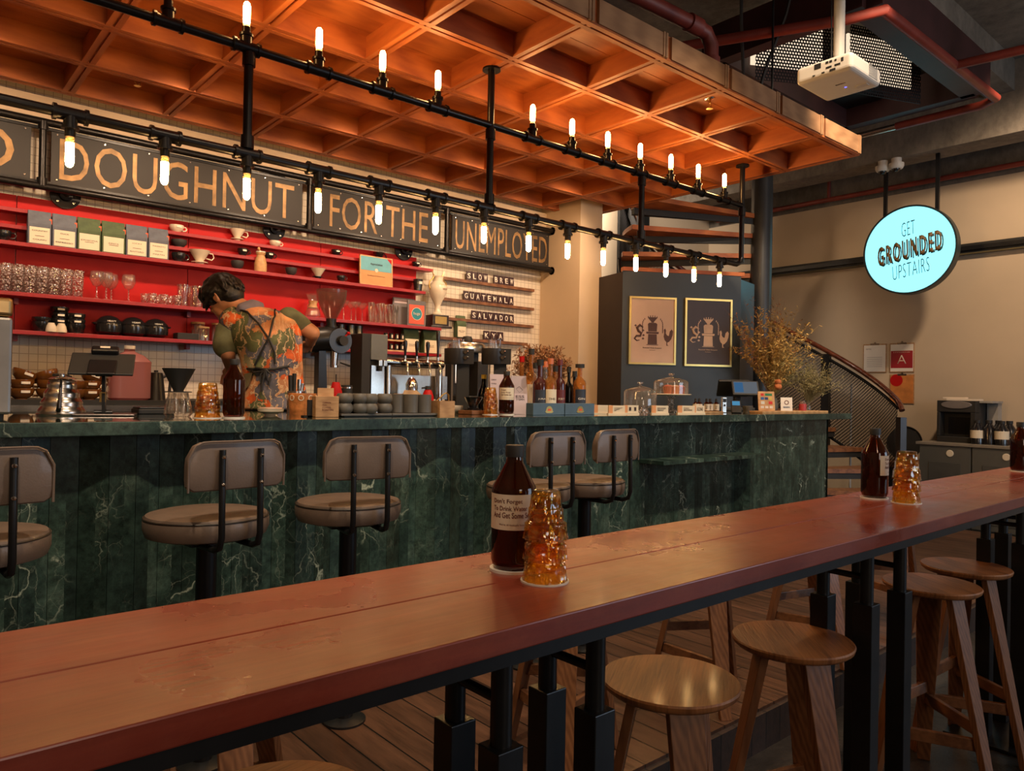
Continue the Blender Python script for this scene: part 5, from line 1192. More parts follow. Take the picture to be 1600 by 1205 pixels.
MB().box(-.09, -.0135, -.055, -.02, -.0125, .055, Mx).build('screen_window', emit('screen_blue', (.08, .22, .45), .35), t)
MB().box(-.13, -.01, -.09, .13, .015, .09, Mx2).build('rear_display', BLACKM, t, bevel=.006)
x = cx(1150, 3.05); t = thing('card_terminal', 'small black card terminal with blue display on the bar', 'card terminal', (x, 3.05, BT), -.9)
Mx = Matrix.Translation((0, 0, .04)) @ Matrix.Rotation(-.7, 4, 'X')
MB().box(-.035, -.012, -.055, .035, .012, .06, Mx).build('body', BLACKM, t, bevel=.005); MB().box(-.027, -.0135, .012, .027, -.012, .05, Mx).build('display', emit('terminal_blue', (.1, .35, .6), .5), t)
cup('small grey succulent pot beside the till', 'plant pot', CERGR, (cx(1168, 3.2), 3.2, BT), 0, .04, .05, handle=False, base=.8, name='succulent_pot')
# QR sign, small card, wooden plank, red jar
x0, x1 = cx(1182, 3.0), cx(1285, 3.0); zb = BT+.016
solo(MB().box(-(x1-x0)/2, -.05, 0, (x1-x0)/2, .06, .016), 'wooden_plank', PALEWOOD, 'long pale wooden plank under the payment sign at the bar end', 'board', ((x0+x1)/2, 3.0, BT), bevel=.002)
x = cx(1198, 3.0); t = thing('payment_sign', 'tilted wooden payment sign with coloured stickers', 'sign', (x, 3.0, zb), -.75)
Mx = Matrix.Rotation(-.22, 4, 'X')
b = MB().box(-.062, -.006, 0, .062, .006, .15, Mx).build('board', PALEWOOD, t, bevel=.002)
cols = [(.6, .02, .02), (.02, .2, .08), (.03, .12, .35), (.02, .05, .15), (.6, .45, .1), (.7, .7, .65), (.6, .03, .03), (.7, .65, .6), (.7, .65, .6), (.7, .65, .6)]
for k, (px_, pz_, pw_, ph_) in enumerate(((-.03, .125, .022, .018), (.018, .125, .052, .018), (-.03, .095, .026, .02), (.0, .095, .024, .02), (.03, .095, .022, .02), (-.028, .062, .026, .022), (.03, .062, .028, .022), (-.033, .028, .024, .018), (0, .028, .024, .018), (.033, .028, .024, .018))):
    MB().cbox((px_, -.0065, pz_), (pw_, .001, ph_), Mx).build('sticker', plain('sticker_%d' % k, cols[k], .4), b)
x = cx(1229, 3.0); t = thing('review_card', 'small white standing card with a round brown badge', 'card', (x, 3.0, zb), -.75)
b = MB().box(-.045, -.003, 0, .045, .003, .105, Matrix.Rotation(-.12, 4, 'X')).build('card', WHITEP, t)
MB().lathe([(.012, 0), (.018, 0), (.018, .001), (.012, .001)], 24, M=Matrix.Rotation(-.12, 4, 'X') @ Matrix.Translation((0, -.0032, .065)) @ Matrix.Rotation(PI/2, 4, 'X')).build('badge', INKBR, b)
text('REVIEW', b, plain('blue_ink', (.02, .08, .2), .5), (0, -.001, .028), (1, 0, 0), (0, .12, 1), .012, .05)
x = cx(1254, 3.02); t = thing('red_jar', 'small red jar with clear neck at the bar end', 'jar', (x, 3.02, zb)); MB().lathe([(0, 0), (.029, 0), (.03, .045), (.028, .055), (0, .055)], 24).build('body', plain('red_label', (.33, .03, .03), .4), t, True); MB().lathe([(.028, .055), (.02, .072), (.01, .08), (.009, .08), (.019, .071), (.026, .055)], 24).build('neck', GLASS, t, True)

# ------------------------------------------------------------------ dried flowers
def sprig(m, p, d, L, r, n, leaf, rnd):
    p = Vector(p); pts = [p.copy()]; d = Vector(d).normalized()
    for i in range(n):
        d = (d + Vector((rnd.uniform(-.25, .25), rnd.uniform(-.25, .25), rnd.uniform(-.22, .12)))).normalized(); p = p + d*(L/n); pts.append(p.copy())
    m.tube(pts, [r*(1-.7*i/n) for i in range(n+1)], 4, False)
    return pts, d
def bouquet(root, name, mat, base, n, spread, L, leafn, leafs, seed, zlow=.35, lean=(0, 0)):
    rnd = random.Random(seed); m = MB()
    for i in range(n):
        a = rnd.uniform(0, 2*PI); s = rnd.uniform(0, spread); l_ = L*rnd.uniform(.6, 1.0)
        pts, d = sprig(m, base, (math.cos(a)*s+lean[0], math.sin(a)*s+lean[1], 1), l_, .0018, 7, 0, rnd)
        for k in range(leafn):
            f = rnd.uniform(zlow, 1)*(len(pts)-1); i0 = min(int(f), len(pts)-2); q = pts[i0].lerp(pts[i0+1], f-i0)
            dd = Vector((rnd.gauss(0, 1), rnd.gauss(0, 1), rnd.gauss(.5, .8))).normalized(); e = q+dd*leafs*rnd.uniform(.5, 1.3); sd = dd.cross(Vector((rnd.gauss(0, 1), rnd.gauss(0, 1), rnd.gauss(0, 1)))).normalized()*leafs*.13
            md = q.lerp(e, .5)
            vs = [m.bm.verts.new(v) for v in (q, md+sd, e, md-sd)]; m.bm.faces.new(vs)
    bmesh.ops.remove_doubles(m.bm, verts=[], dist=0)
    return m.build(name, mat, root)
yv = 3.55; x = cx(1205, yv)
t = thing('dried_bouquet', 'large bouquet of dried flowers and grasses at the right end of the bar', 'dried flowers', (x, yv, BT))
MB().lathe([(0, 0), (.05, 0), (.062, .03), (.05, .10), (.03, .13), (.034, .15), (.03, .15), (.026, .13), (0, .1)], 28).build('vase', CERGR, t, True)
bouquet(t, 'straw_stems', STRAW, (0, 0, .1), 150, .27, .86, 26, .040, 3, .25)
bouquet(t, 'brown_stems', DRYBROWN, (0, 0, .1), 34, .22, .98, 14, .036, 5, .5, (-.10, .06))
bouquet(t, 'green_spray', plain('olive_spray', (.22, .18, .06), .85, var=.3), (0, 0, .1), 80, .5, .58, 24, .03, 8, .3, (.16, -.14))
m = MB(); rnd = random.Random(4)
for k in range(7):
    a = rnd.uniform(-.6, .9); pts = [Vector((-.02+.02*k, -.02*k, .5))]; d = Vector((math.cos(k*1.1)*.5, -.3+math.sin(k)*.3, .9))
    for j in range(10): d = (d + Vector((math.cos(j*.7+k)*.35, .1, math.sin(j*.6+k)*.25-.12))).normalized(); pts.append(pts[-1]+d*.025)
    m.tube(pts, .003, 5)
m.build('curled_pods', DRYBROWN, t)
for k, (dx, dz, rr) in enumerate(((-.05, .19, .028), (.0, .235, .026), (.05, .20, .028))):
    MB().sph((dx-.10, -.15+.03*k, dz+.02), (rr*1.15, rr*1.15, rr), 14).build('orange_bloom', RUSSET, t)
yv = 3.35; x = cx(1262, yv)
t = thing('grass_vase', 'small vase of fine dried grass beside the bar end', 'dried flowers', (x, yv, BT)); MB().lathe([(0, 0), (.025, 0), (.03, .04), (.012, .08), (.012, .1), (0, .1)], 20).build('vase', GLASS, t, True)
bouquet(t, 'grass_spray', plain('dry_grass', (.26, .21, .09), .9, var=.3), (0, 0, .07), 110, .7, .42, 22, .026, 12, .35, (.15, -.1))
yv = 3.7; x = cx(843, yv)
t = thing('dried_posy', 'round posy of dried hydrangea behind the spirit bottles', 'dried flowers', (x, yv, BT)); MB().lathe([(0, 0), (.05, 0), (.055, .1), (.04, .13), (0, .13)], 24).build('vase', CERBR, t, True)
bouquet(t, 'hydrangea_heads', DRYBROWN, (0, 0, .14), 110, .8, .34, 34, .032, 21, .5)
bouquet(t, 'pale_heads', plain('pale_bloom', (.34, .17, .07), .85, var=.4), (0, 0, .14), 80, .9, .32, 30, .03, 22, .5, (.1, -.1))

# ------------------------------------------------------------------ barista
PD = 4.15; pm = PD/F_PX
root = at(425, 600, D=PD); FZ = .32
per = thing('person', 'person in a floral shirt and tied apron bending over the back counter', 'person', (root.x, root.y, FZ), world=True)
def Q(u, v, d=0): return at(u, v, D=PD) + FW*d
def loft(m, rings, seg=28, pw=1.0):
    """rings: (u, v, half-width px, half-depth m, depth offset, tilt)"""
    R_ = []
    for (u, v, hw, hd, d) in rings:
        c = Q(u, v, d); R_.append([m.bm.verts.new(c + RT*(math.copysign(abs(math.cos(a))**pw, math.cos(a))*hw*pm) + FW*(math.copysign(abs(math.sin(a))**pw, math.sin(a))*hd)) for a in [2*PI*k/seg for k in range(seg)]])
    for A, B in zip(R_, R_[1:]):
        for k in range(seg): m.bm.faces.new((A[k], A[(k+1) % seg], B[(k+1) % seg], B[k]))
    m.bm.faces.new(R_[0]); m.bm.faces.new(R_[-1][::-1])
    return m
def limb(m, pts, rs, seg=18):
    m.tube(pts, rs, seg)
    for p, r in zip(pts, rs): m.sph(p, r*.99, 14)
    return m
def fuse(o, vox, sm=6, fac=.5):
    r = o.modifiers.new('fuse', 'REMESH'); r.mode = 'VOXEL'; r.voxel_size = vox; r.use_smooth_shade = True
    s = o.modifiers.new('soften', 'SMOOTH'); s.iterations = sm; s.factor = fac
    return o
HC = Q(346, 461, .03)
hf = (RT*-.80 - UP*.50 + FW*.33).normalized(); hu = (RT*-.40 + UP*.90 + FW*.12); hu = (hu - hf*hu.dot(hf)).normalized(); hs = hf.cross(hu)   # face, crown, side
if hs.dot(FW) > 0: hs = -hs                                                # hs points at the camera side
HM = Matrix(((hf.x, hs.x, hu.x, HC.x), (hf.y, hs.y, hu.y, HC.y), (hf.z, hs.z, hu.z, HC.z), (0, 0, 0, 1)))
def H(f, s, u): return HC + hf*f + hs*s + hu*u
body = MB()
body.sph((0, 0, 0), (1, 1, 1), 24, M=HM @ Matrix.Diagonal((.094, .074, .108, 1)))            # skull
body.sph((0, 0, 0), 1, 20, M=HM @ Matrix.Translation((.045, 0, -.055)) @ Matrix.Diagonal((.052, .055, .066, 1)))   # jaw and face
body.sph(H(.078, 0, -.10), .022, 12)                                                          # chin
body.tube([H(.092, 0, .005), H(.112, 0, -.03), H(.108, 0, -.042)], [.009, .014, .010], 10)      # nose
body.sph(H(.10, 0, -.062), (.010, .010, .006), 8); body.sph(H(.098, 0, -.073), .009, 8)         # lips
for s in (-1, 1):
    body.sph(H(.085, s*.032, .012), .014, 8)                                                   # brow
    body.sph((0, 0, 0), 1, 12, M=HM @ Matrix.Translation((-.005, s*.076, -.018)) @ Matrix.Rotation(.3*s, 4, 'Z') @ Matrix.Diagonal((.020, .008, .034, 1)))   # ear
    body.tube([H(-.016, s*.084, -.04), H(-.022, s*.088, -.01), H(-.008, s*.088, .012), H(.012, s*.082, .005)], .005, 8)
limb(body, [H(-.03, 0, -.06), Q(372, 478, .02), Q(388, 492, .02)], [.052, .050, .062])
loft(body, [(404, 494, 30, .06, .03), (410, 506, 42, .09, .02), (414, 530, 48, .115, 0), (424, 565, 42, .105, 0), (426, 600, 43, .11, 0), (426, 640, 44, .12, 0), (426, 668, 40, .11, 0)])
for s, u in ((-1, 409), (1, 444)):      # legs
    limb(body, [Q(u, 650), Q(u+s*2, 715, -.02), Q(u+s*3, 790, .02)], [.085, .068, .05]); fz = FZ+.05
    kn = Q(u+s*3, 790, .02); limb(body, [kn, Vector((kn.x, kn.y, FZ+.06))], [.05, .035])
    body.sph(Vector((kn.x, kn.y, FZ+.035)) + FW*.06, (.06, .06, .035), 14)
def hand(m, w, d, curl, side, sc=1):
    """palm and five bent fingers from wrist w towards d; side = thumb direction, curl = palm normal"""
    d = Vector(d).normalized(); side = Vector(side); side = (side - d*side.dot(d)).normalized(); n = Vector(curl); n = (n - d*n.dot(d) - side*n.dot(side)).normalized()
    pc = w + d*.045*sc; MM = Matrix(((d.x, side.x, n.x, pc.x), (d.y, side.y, n.y, pc.y), (d.z, side.z, n.z, pc.z), (0, 0, 0, 1)))
    m.sph((0, 0, 0), 1, 16, M=MM @ Matrix.Diagonal((.050*sc, .040*sc, .016*sc, 1)))
    for k in range(4):
        o = (1.5-k)*.020; L = (.070, .080, .075, .058)[k]*sc; b = w + d*.078*sc + side*o; p1 = b + d*L*.42 + n*.006; p2 = p1 + (d*.8+n*.6).normalized()*L*.33; p3 = p2 + (d*.4+n*.9).normalized()*L*.27
        m.tube([b, p1, p2, p3], [.0095*sc, .009*sc, .008*sc, .0065*sc], 10); m.sph(p3, .0066*sc, 8)
    b = w + d*.02*sc + side*.030*sc; p1 = b + (d*.5+side*.8).normalized()*.035*sc; p2 = p1 + (d*.9+side*.25+n*.3).normalized()*.03*sc
    m.tube([b, p1, p2], [.013*sc, .011*sc, .008*sc], 10); m.sph(p2, .008*sc, 8)
Lsh, Lel, Lwr = Q(362, 506, .0), Q(361, 552, -.05), Q(349, 574, .10)
Rsh, Rel, Rwr = Q(452, 498, .02), Q(484, 519, .06), Q(462, 531, .30)
limb(body, [Lsh, Lel], [.055, .042]); limb(body, [Lel, Lwr], [.043, .028]); hand(body, Lwr, RT*-.35-UP*.55+FW*.6, UP*-1+RT*.2, RT)
limb(body, [Rsh, Rel], [.052, .042]); limb(body, [Rel, Rwr], [.042, .028]); hand(body, Rwr, FW*.8-RT*.4-UP*.1, UP*-1, RT*-1)
b = fuse(body.build('body', SKIN, per, True), .0065, 5)
# face details
MB().tube([H(.098, .05, .0), H(.104, .02, .0), H(.104, .018, -.022), H(.096, .046, -.022), H(.098, .05, .0), H(.02, .079, .004)], .0022, 6).build('glasses', BLACK, b)
MB().sph(H(.083, .034, -.005), (.009, .009, .009), 10).sph(H(.083, -.034, -.005), .009, 10).build('eye', CERB, b, True)
# hair
hr = MB(); rnd = random.Random(11)
hr.sph((0, 0, 0), 1, 26, M=HM @ Matrix.Translation((-.008, 0, .022)) @ Matrix.Diagonal((.108, .089, .108, 1)))
hr.sph((0, 0, 0), 1, 20, M=HM @ Matrix.Translation((-.055, 0, -.02)) @ Matrix.Diagonal((.060, .074, .072, 1)))
for k in range(190):
    a = rnd.uniform(0, 2*PI); e = rnd.uniform(-.15, 1.45); d = Vector((math.cos(a)*math.cos(e), math.sin(a)*math.cos(e), math.sin(e)))
    p = Vector((-.008+.100*d.x, .084*d.y, .022+.102*d.z)); tdir = Vector((.9, rnd.uniform(-.4, .4), -.45-.5*d.x)).normalized() if d.x > -.3 else Vector((-.3, rnd.uniform(-.3, .3), -1)).normalized()
    p2 = p + tdir*.03 + d*.010; p3 = p2 + tdir*.022 - d*.004
    hr.tube([HM @ p, HM @ p2, HM @ p3], [.012, .010, .003], 6)
for k in range(14):                                               # fringe falling over the brow
    s = -.06+.12*k/13; hr.tube([H(.06, s, .085), H(.102, s*1.02, .045), H(.108, s*.95+rnd.uniform(-.006, .006), .008)], [.018, .014, .004], 6)
for s in (-1, 1):
    hr.tube([H(.045, s*.074, .04), H(.042, s*.078, .0), H(.038, s*.076, -.03)], [.016, .012, .004], 8)
h_ = hr.build('hair', HAIR, per, True); fuse(h_, .005, 2, .4)
# shirt
sh = MB()
loft(sh, [(392, 480, 24, .075, .02), (402, 488, 45, .11, .02), (409, 500, 58, .13, .015), (416, 530, 56, .14, 0), (424, 560, 48, .13, 0), (427, 590, 46, .13, 0), (428, 612, 50, .14, 0), (429, 640, 53, .15, 0)], 36)
s_ = fuse(sh.build('shirt', FLORAL, per, True), .011, 6)
sl = MB(); limb(sl, [Q(368, 506), Q(359, 519, -.015), Q(357, 541, -.035)], [.070, .074, .074]); fuse(sl.build('left_sleeve', OLIVE, per, True), .010, 5)
sh2 = MB(); sh2.sph((0, 0, 0), 1, 20, M=Matrix.Translation(Q(370, 503, -.008)) @ Matrix.Diagonal((.093, .093, .088, 1))); fuse(sh2.build('shoulder_yoke', FLORAL, per, True), .010, 5)
sl = MB(); limb(sl, [Q(450, 496, .01), Q(463, 503, .03), Q(471, 509, .045)], [.062, .056, .050]); fuse(sl.build('right_sleeve', OLIVE, per, True), .010, 5)
# trousers
co = MB(); co.tube([Q(374, 492, -.045), Q(384, 484, -.06), Q(398, 478, -.03), Q(405, 478, .04)], [.022, .034, .036, .026], 14); co.sph(Q(392, 486, .0), (.075, .075, .05), 14); fuse(co.build('shirt_collar', plain('grey_lilac_cloth', (.17, .15, .19), .8, var=.15), per, True), .009, 5)
tr = MB()
loft(tr, [(427, 628, 46, .125, 0), (427, 660, 45, .125, 0), (427, 690, 44, .12, 0)])
for s, u in ((-1, 408), (1, 445)):
    limb(tr, [Q(u, 665), Q(u+s*2, 715, -.01), Q(u+s*3, 790, .02)], [.10, .085, .07]); kn = Q(u+s*3, 790, .02); limb(tr, [kn, Vector((kn.x, kn.y, FZ+.12))], [.07, .055])
fuse(tr.build('trousers', DARKCLOTH, per, True), .012, 5)
# apron: straps crossed on the back, waist tie with bow, side flap
def back(u, v, off=.012):        # point on the back of the shirt
    prof = [(480, 392, 30, .075, .02), (500, 409, 58, .13, .015), (530, 416, 56, .14, 0), (560, 424, 48, .13, 0), (590, 427, 46, .13, 0), (612, 428, 50, .14, 0), (645, 429, 53, .15, 0)]
    for A, B in zip(prof, prof[1:]):
        if v <= B[0]:
            f = max(0, (v-A[0])/(B[0]-A[0])); c, hw, hd, d = (A[i]+(B[i]-A[i])*f for i in (1, 2, 3, 4)); break
    x = max(-.98, min(.98, (u-c)/hw)); return Q(u, v, d - hd*math.sqrt(1-x*x) - off)
ap = MB()
def strap(pts, r=.0055):
    out = []
    for (a, b_) in zip(pts, pts[1:]):
        for k in range(6): f = k/6; out.append(back(a[0]+(b_[0]-a[0])*f, a[1]+(b_[1]-a[1])*f))
    out.append(back(*pts[-1])); ap.tube(out, r, 8)
strap([(374, 484), (396, 490), (416, 508), (433, 531), (441, 552), (442, 570)])
strap([(431, 484), (438, 496), (434, 528), (424, 548), (411, 572)])
strap([(398, 577), (412, 578), (440, 578), (460, 573)], .007)
a_ = ap.build('apron_strap', BLACKM, per, True)
bw = MB()
for pts in ([(428, 578), (421, 586), (422, 600), (428, 590), (429, 579)], [(429, 578), (437, 586), (434, 603), (431, 592), (429, 579)], [(428, 579), (424, 600), (424, 612)], [(428, 578), (414, 576), (405, 580), (412, 583), (428, 580)]):
    bw.tube([back(u, v, .02) for u, v in pts], .006, 8)
bw.build('bow', BLACKM, a_, True)
fl = MB()
P_ = [back(u, v, .016) for u, v in ((392, 585), (408, 582), (402, 602), (390, 612), (386, 612))]
fl.prism(P_, FW*.004)
fl.build('apron_flap', APRONC, per)

# ------------------------------------------------------------------ poster booth under the stairs
A_, B_, C_, D_ = (at(935, 500, D=7.12), at(972, 500, D=6.75), at(1157, 500, D=6.95), at(1178, 500, D=7.25))
zt = 2.48
bo = thing('poster_booth', 'dark slate panelled booth below the stairs carrying two framed posters', 'booth', (B_.x, B_.y, DK), world=True)
def wallpanel(p, q, name, mat, z1, th=.04):
    n = Vector((q.y-p.y, -(q.x-p.x), 0)).normalized()*-th
    return MB().prism([(p.x, p.y, DK), (q.x, q.y, DK), (q.x, q.y, z1), (p.x, p.y, z1)], n).build(name, mat, bo)
wallpanel(A_, B_, 'left_panel', DARKBROWN, zt-.03); wallpanel(B_, C_, 'front_panel', DARKPANEL, zt-.02); wallpanel(C_, D_, 'right_panel', plain('slate_blue_sheen', (.045, .075, .10), .35), zt-.05)  # right panel: bluish reflection painted into its colour
E2 = D_ + Vector((.25, .35, 0)); wallpanel(D_, E2, 'rear_panel', DARKBROWN, zt-.05)
xd = (C_-B_); xd.z = 0; xd.normalize(); nd = Vector((xd.y, -xd.x, 0))      # nd points towards the bar
MB().prism([(*(B_+nd*.01).xy, zt-.02), (*(C_+nd*.01+xd*.03).xy, zt-.02), (*(C_-nd*.06).xy, zt-.02), (*(B_-nd*.06).xy, zt-.02)], (0, 0, .035)).build('wood_cap', CANOPY_X, bo)
def onpanel(u, v):
    d = at(u, v, D=1) - EYE; t_ = (B_-EYE).dot(nd)/d.dot(nd); return EYE + d*t_
def poster(us, vs, label, ground, ink):
    p00, p11 = onpanel(us[0], vs[1]), onpanel(us[1], vs[0]); w_ = (p11-p00).dot(xd); h = p11.z-p00.z
    t = thing('framed_poster', label, 'poster', p00 + nd*.004, math.atan2(xd.y, xd.x))
    f = .018
    MB().box(0, -.02, 0, w_, 0, f).box(0, -.02, h-f, w_, 0, h).box(0, -.02, f, f, 0, h-f).box(w_-f, -.02, f, w_, 0, h-f).build('frame', GOLDP, t)
    pr = MB().box(f, -.008, f, w_-f, -.002, h-f).build('print', ground, t)
    cx_ = w_/2; y = -.009
    def P(*pts): return [(cx_+a*w_, y, b_*h) for a, b_ in pts]
    m = MB(); e = (0, -.0008, 0)
    m.prism(P((-.11, .70), (.11, .70), (.03, .635), (.03, .62), (-.03, .62), (-.03, .635)), e)          # funnel
    m.prism(P((-.10, .60), (-.07, .618), (.07, .618), (.10, .60), (.09, .49), (-.09, .49)), e)            # chamber
    m.prism(P((-.135, .485), (.135, .485), (.13, .455), (-.13, .455)), e); m.prism(P((-.09, .45), (.09, .45), (.10, .30), (-.10, .30)), e)
    m.prism(P((-.13, .297), (.13, .297), (.12, .288), (-.12, .288)), e)
    m.build('grinder_motif', ink, pr)
    m = MB()                                                                                           # rooster
    m.prism(P((.24, .52), (.27, .54), (.29, .51), (.285, .47), (.31, .44), (.35, .43), (.37, .50), (.41, .53), (.44, .50), (.43, .44), (.40, .38), (.35, .34), (.32, .335), (.32, .30), (.35, .285), (.30, .285), (.30, .34), (.26, .37), (.24, .42), (.25, .47)), e); m.build('rooster_motif', ink, pr)
    m = MB(); pts = [(-.20, .55), (-.27, .58), (-.33, .54), (-.30, .49), (-.24, .46), (-.26, .42), (-.34, .42), (-.38, .38), (-.33, .35), (-.27, .36)]
    m.tube([(cx_+a*w_, y, b_*h) for a, b_ in pts], [.005, .012, .013, .012, .012, .011, .010, .008, .006, .003], 6); 
    for a, b_ in ((-.20, .50), (-.19, .43), (-.36, .57), (-.2, .38)): m.prism(P((a-.03, b_), (a, b_+.02), (a+.03, b_), (a, b_-.015)), e)
    m.build('dragon_motif', ink, pr)
    m = MB()
    for k in range(15):                                                                               # arched lettering of dashes
        if k in (4, 10): continue
        a = PI*k/14; c0 = (cx_-.215*w_*math.cos(a), y, h*(.60)+.15*w_*1.05*math.sin(a)); m.cbox(c0, (.007, .001, .016), None)
    m.build('arch_lettering', ink, pr)
    m = MB()
    for s in (-1, 1): m.box(cx_+s*.215*w_-.004, y-.001, .47*h, cx_+s*.215*w_+.004, y, .585*h)
    m.build('side_lettering', ink, pr)
    text('Roasted With Respect', pr, ink, (cx_, y, .245*h), (1, 0, 0), (0, 0, 1), .014, w_*.40, .0008, bold=.02); text('The Roasters', pr, ink, (cx_, y, .215*h), (1, 0, 0), (0, 0, 1), .008, w_*.13, .0008)
    return t
poster((981, 1056), (466, 569), 'gold-framed poster with dark print on a cream ground, left of the two', plain('cream_print', (.60, .42, .32), .6, var=.03), plain('plum_ink', (.10, .05, .045), .7))
poster((1068, 1143), (469, 572), 'gold-framed poster with cream print on a dark ground, right of the two', plain('dark_print', (.06, .045, .048), .5, var=.05), plain('cream_ink', (.66, .48, .36), .6))

# ------------------------------------------------------------------ spiral staircase
SC = at(1188, 500, D=7.6); SCx, SCy = SC.x, SC.y; SR = 1.42
ang0 = math.atan2(-RT.y, -RT.x)        # screen-left direction
def sp(a, r, z): return Vector((SCx+r*math.cos(a), SCy+r*math.sin(a), z))
a_right = math.atan2(RT.y, RT.x)
sc_ = thing('spiral_staircase', 'dark steel spiral staircase with wooden treads and perforated guard', 'staircase', (SCx, SCy, 0), world=True)
MB().cyl((SCx, SCy, 0), (SCx, SCy, 4.6), .105, seg=32).build('centre_column', plain('column_steel', (.035, .035, .037), .4, .2), sc_, True)
step = math.radians(14.2); rise = .2
def tz(k): return .20 + rise*(k+1)
for k in range(-1, 15):
    a0 = a_right - .12 + step*k; a1 = a0 + step*1.12; z = tz(k)
    o = [sp(a0 + (a1-a0)*q/4, SR, z) for q in range(5)]
    base = [sp(a0, .1, z)] + o + [sp(a1, .1, z)]
    tr_ = MB().prism(base, (0, 0, -.045)).build('tread', CANOPY_X if k > 8 else WALNUT, sc_)
    MB().prism([sp(a0+.01, .1, z-.046), sp(a0+.01, SR, z-.046), sp(a0+.06, SR, z-.046), sp(a0+.12, .1, z-.046)], (0, 0, -.06)).build('tread_support', BLACKM, tr_)
def helix(k): return a_right - .12 + step*k
gm = bmesh.new(); uvl = gm.loops.layers.uv.new('UVMap'); n_ = 60; vs = []
k0, k1 = .6, 12.6
for i in range(n_+1):
    k = k0+(k1-k0)*i/n_; a = helix(k); zb = tz(k)-.16; zt2 = tz(k)+.72
    if k < 1.2: zb = max(zb, .35)
    vs.append((gm.verts.new(sp(a, SR+.02, zb)-Vector((SCx, SCy, 0))), gm.verts.new(sp(a, SR+.02, zt2)-Vector((SCx, SCy, 0))), k))
for A, B in zip(vs, vs[1:]):
    f = gm.faces.new((A[0], B[0], B[1], A[1]))
    for l, (uu, vv) in zip(f.loops, ((A[2], 0), (B[2], 0), (B[2], 1), (A[2], 1))): l[uvl].uv = ((uu-k0)/(k1-k0), vv)
me = bpy.data.meshes.new('guard_mesh'); gm.to_mesh(me); gm.free(); me.materials.append(PERF); o = link(bpy.data.objects.new('guard_mesh', me)); o.parent = sc_
me.polygons.foreach_set('use_smooth', [True]*len(me.polygons))
sol = o.modifiers.new('thickness', 'SOLIDIFY'); sol.thickness = .002
for off, r_, nm in ((-.16, .016, 'lower_rail'), (.72, .016, 'upper_rail')):
    MB().tube([sp(helix(k0+(k1-k0)*i/60), SR+.02, tz(k0+(k1-k0)*i/60)+off) for i in range(61)], r_, 8).build(nm, BLACK, sc_, True)
hp = [sp(helix(k0-.25), SR+.02, tz(k0)+.70), sp(helix(k0-.15), SR+.02, tz(k0)+.75)] + [sp(helix(k0+(12.8-k0)*i/70), SR+.02, tz(k0+(12.8-k0)*i/70)+.80) for i in range(71)]
MB().tube(hp, .028, 12).build('handrail', wood('handrail_wood', (.05, .012, .006), (.13, .035, .016), .2, 4, (6, 6, 6), .5, .05), sc_, True)
for k in (.45, 3.4, 7.0, 10.5):
    a = helix(k); p = sp(a, SR+.03, 0); zb = max(0.0 if k < 1 else tz(k)-.3, 0)
    M_ = Matrix.Translation((p.x, p.y, 0)) @ Matrix.Rotation(a, 4, 'Z')
    MB().box(-.03, -.045 if k > 1 else -.05, zb, .03, .045 if k > 1 else .05, tz(k)+(.76 if k > 1 else .66), M_).build('guard_post', BLACK if k > 1 else plain('newel_steel', (.05, .05, .055), .35, .3), sc_)
MB().cyl(sp(helix(2.6), SR+.06, .2), sp(helix(2.6), SR+.06, 1.5), .011, seg=10).build('grey_conduit', WHITEP, sc_, True)
# upper landing truss seen past the canopy
ln = MB()
pa, pb = at(975, 330, D=8.3), at(1005, 330, D=8.2)
for p in (pa, pb): ln.box(p.x-.05, p.y-.05, 2.2, p.x+.05, p.y+.05, 4.6)
ln.build('landing_post', BLACKM, sc_)
MB().bar((pa.x, pa.y, 2.5), (pb.x, pb.y, 3.0), .05, .05).bar((pa.x, pa.y, 3.5), (pb.x, pb.y, 3.0), .05, .05).build('landing_brace', BLACKM, sc_)
p0, p1 = at(1020, 300, D=8.3), at(1170, 262, D=8.6)
MB().bar(p0 + Vector((0, 0, .15)), p1 + Vector((0, 0, .35)), .25, .3).build('landing_beam', BLACKM, sc_)

# ------------------------------------------------------------------ round lit sign
sc0 = at(1422, 391, X=8.35); R0 = .472
sn = thing('round_sign', 'round illuminated pale blue sign reading GET GROUNDED UPSTAIRS hanging from the beam', 'sign', (8.35, sc0.y, sc0.z-R0), world=True)
MX = Matrix.Translation((8.35, sc0.y, sc0.z)) @ Matrix.Rotation(-PI/2, 4, 'Y')     # local z -> -X
MB().lathe([(0, -.05), (R0, -.05), (R0, .05), (R0-.018, .05), (R0-.018, .04), (0, .04)], 72, M=MX).build('drum_frame', plain('teal_black_rim', (.02, .035, .04), .4, .3), sn, True)
fc = MB().lathe([(0, .041), (R0-.019, .041), (R0-.019, .044), (0, .0441)], 72, M=MX).build('lit_face', SIGNFACE, sn, True)
for u in (1384, 1465):
    y = at(u, 300, X=8.35).y; dy = y-sc0.y; MB().box(8.335, y-.018, sc0.z+math.sqrt(R0*R0-dy*dy)-.01, 8.365, y+.018, 3.9).build('hanger', BLACK, sn)
tl = math.radians(10); xd2 = Vector((0, -math.cos(tl), math.sin(tl))); yd2 = Vector((0, math.sin(tl)*.25, math.cos(tl)*1.0)).normalized()
SGT = plain('sign_teal_ink', (.01, .06, .075), .6); SGO = plain('sign_bronze', (.13, .065, .012), .6)
def sgn(s, u, v, wpx, hpx, mat, b, xo=8.3045, dep=.003):
    sp_ = 1.35 if s == 'GROUNDED' else 1.12
    c = at(u, v, X=xo); k = abs((at(u+.5, v, X=xo)-at(u-.5, v, X=xo)).y); kz = (at(u, v-.5, X=xo)-at(u, v+.5, X=xo)).z
    return text(s, fc, mat, (xo, c.y, c.z), xd2, yd2, hpx*kz, wpx*k, dep, bold=b, spacing=sp_)
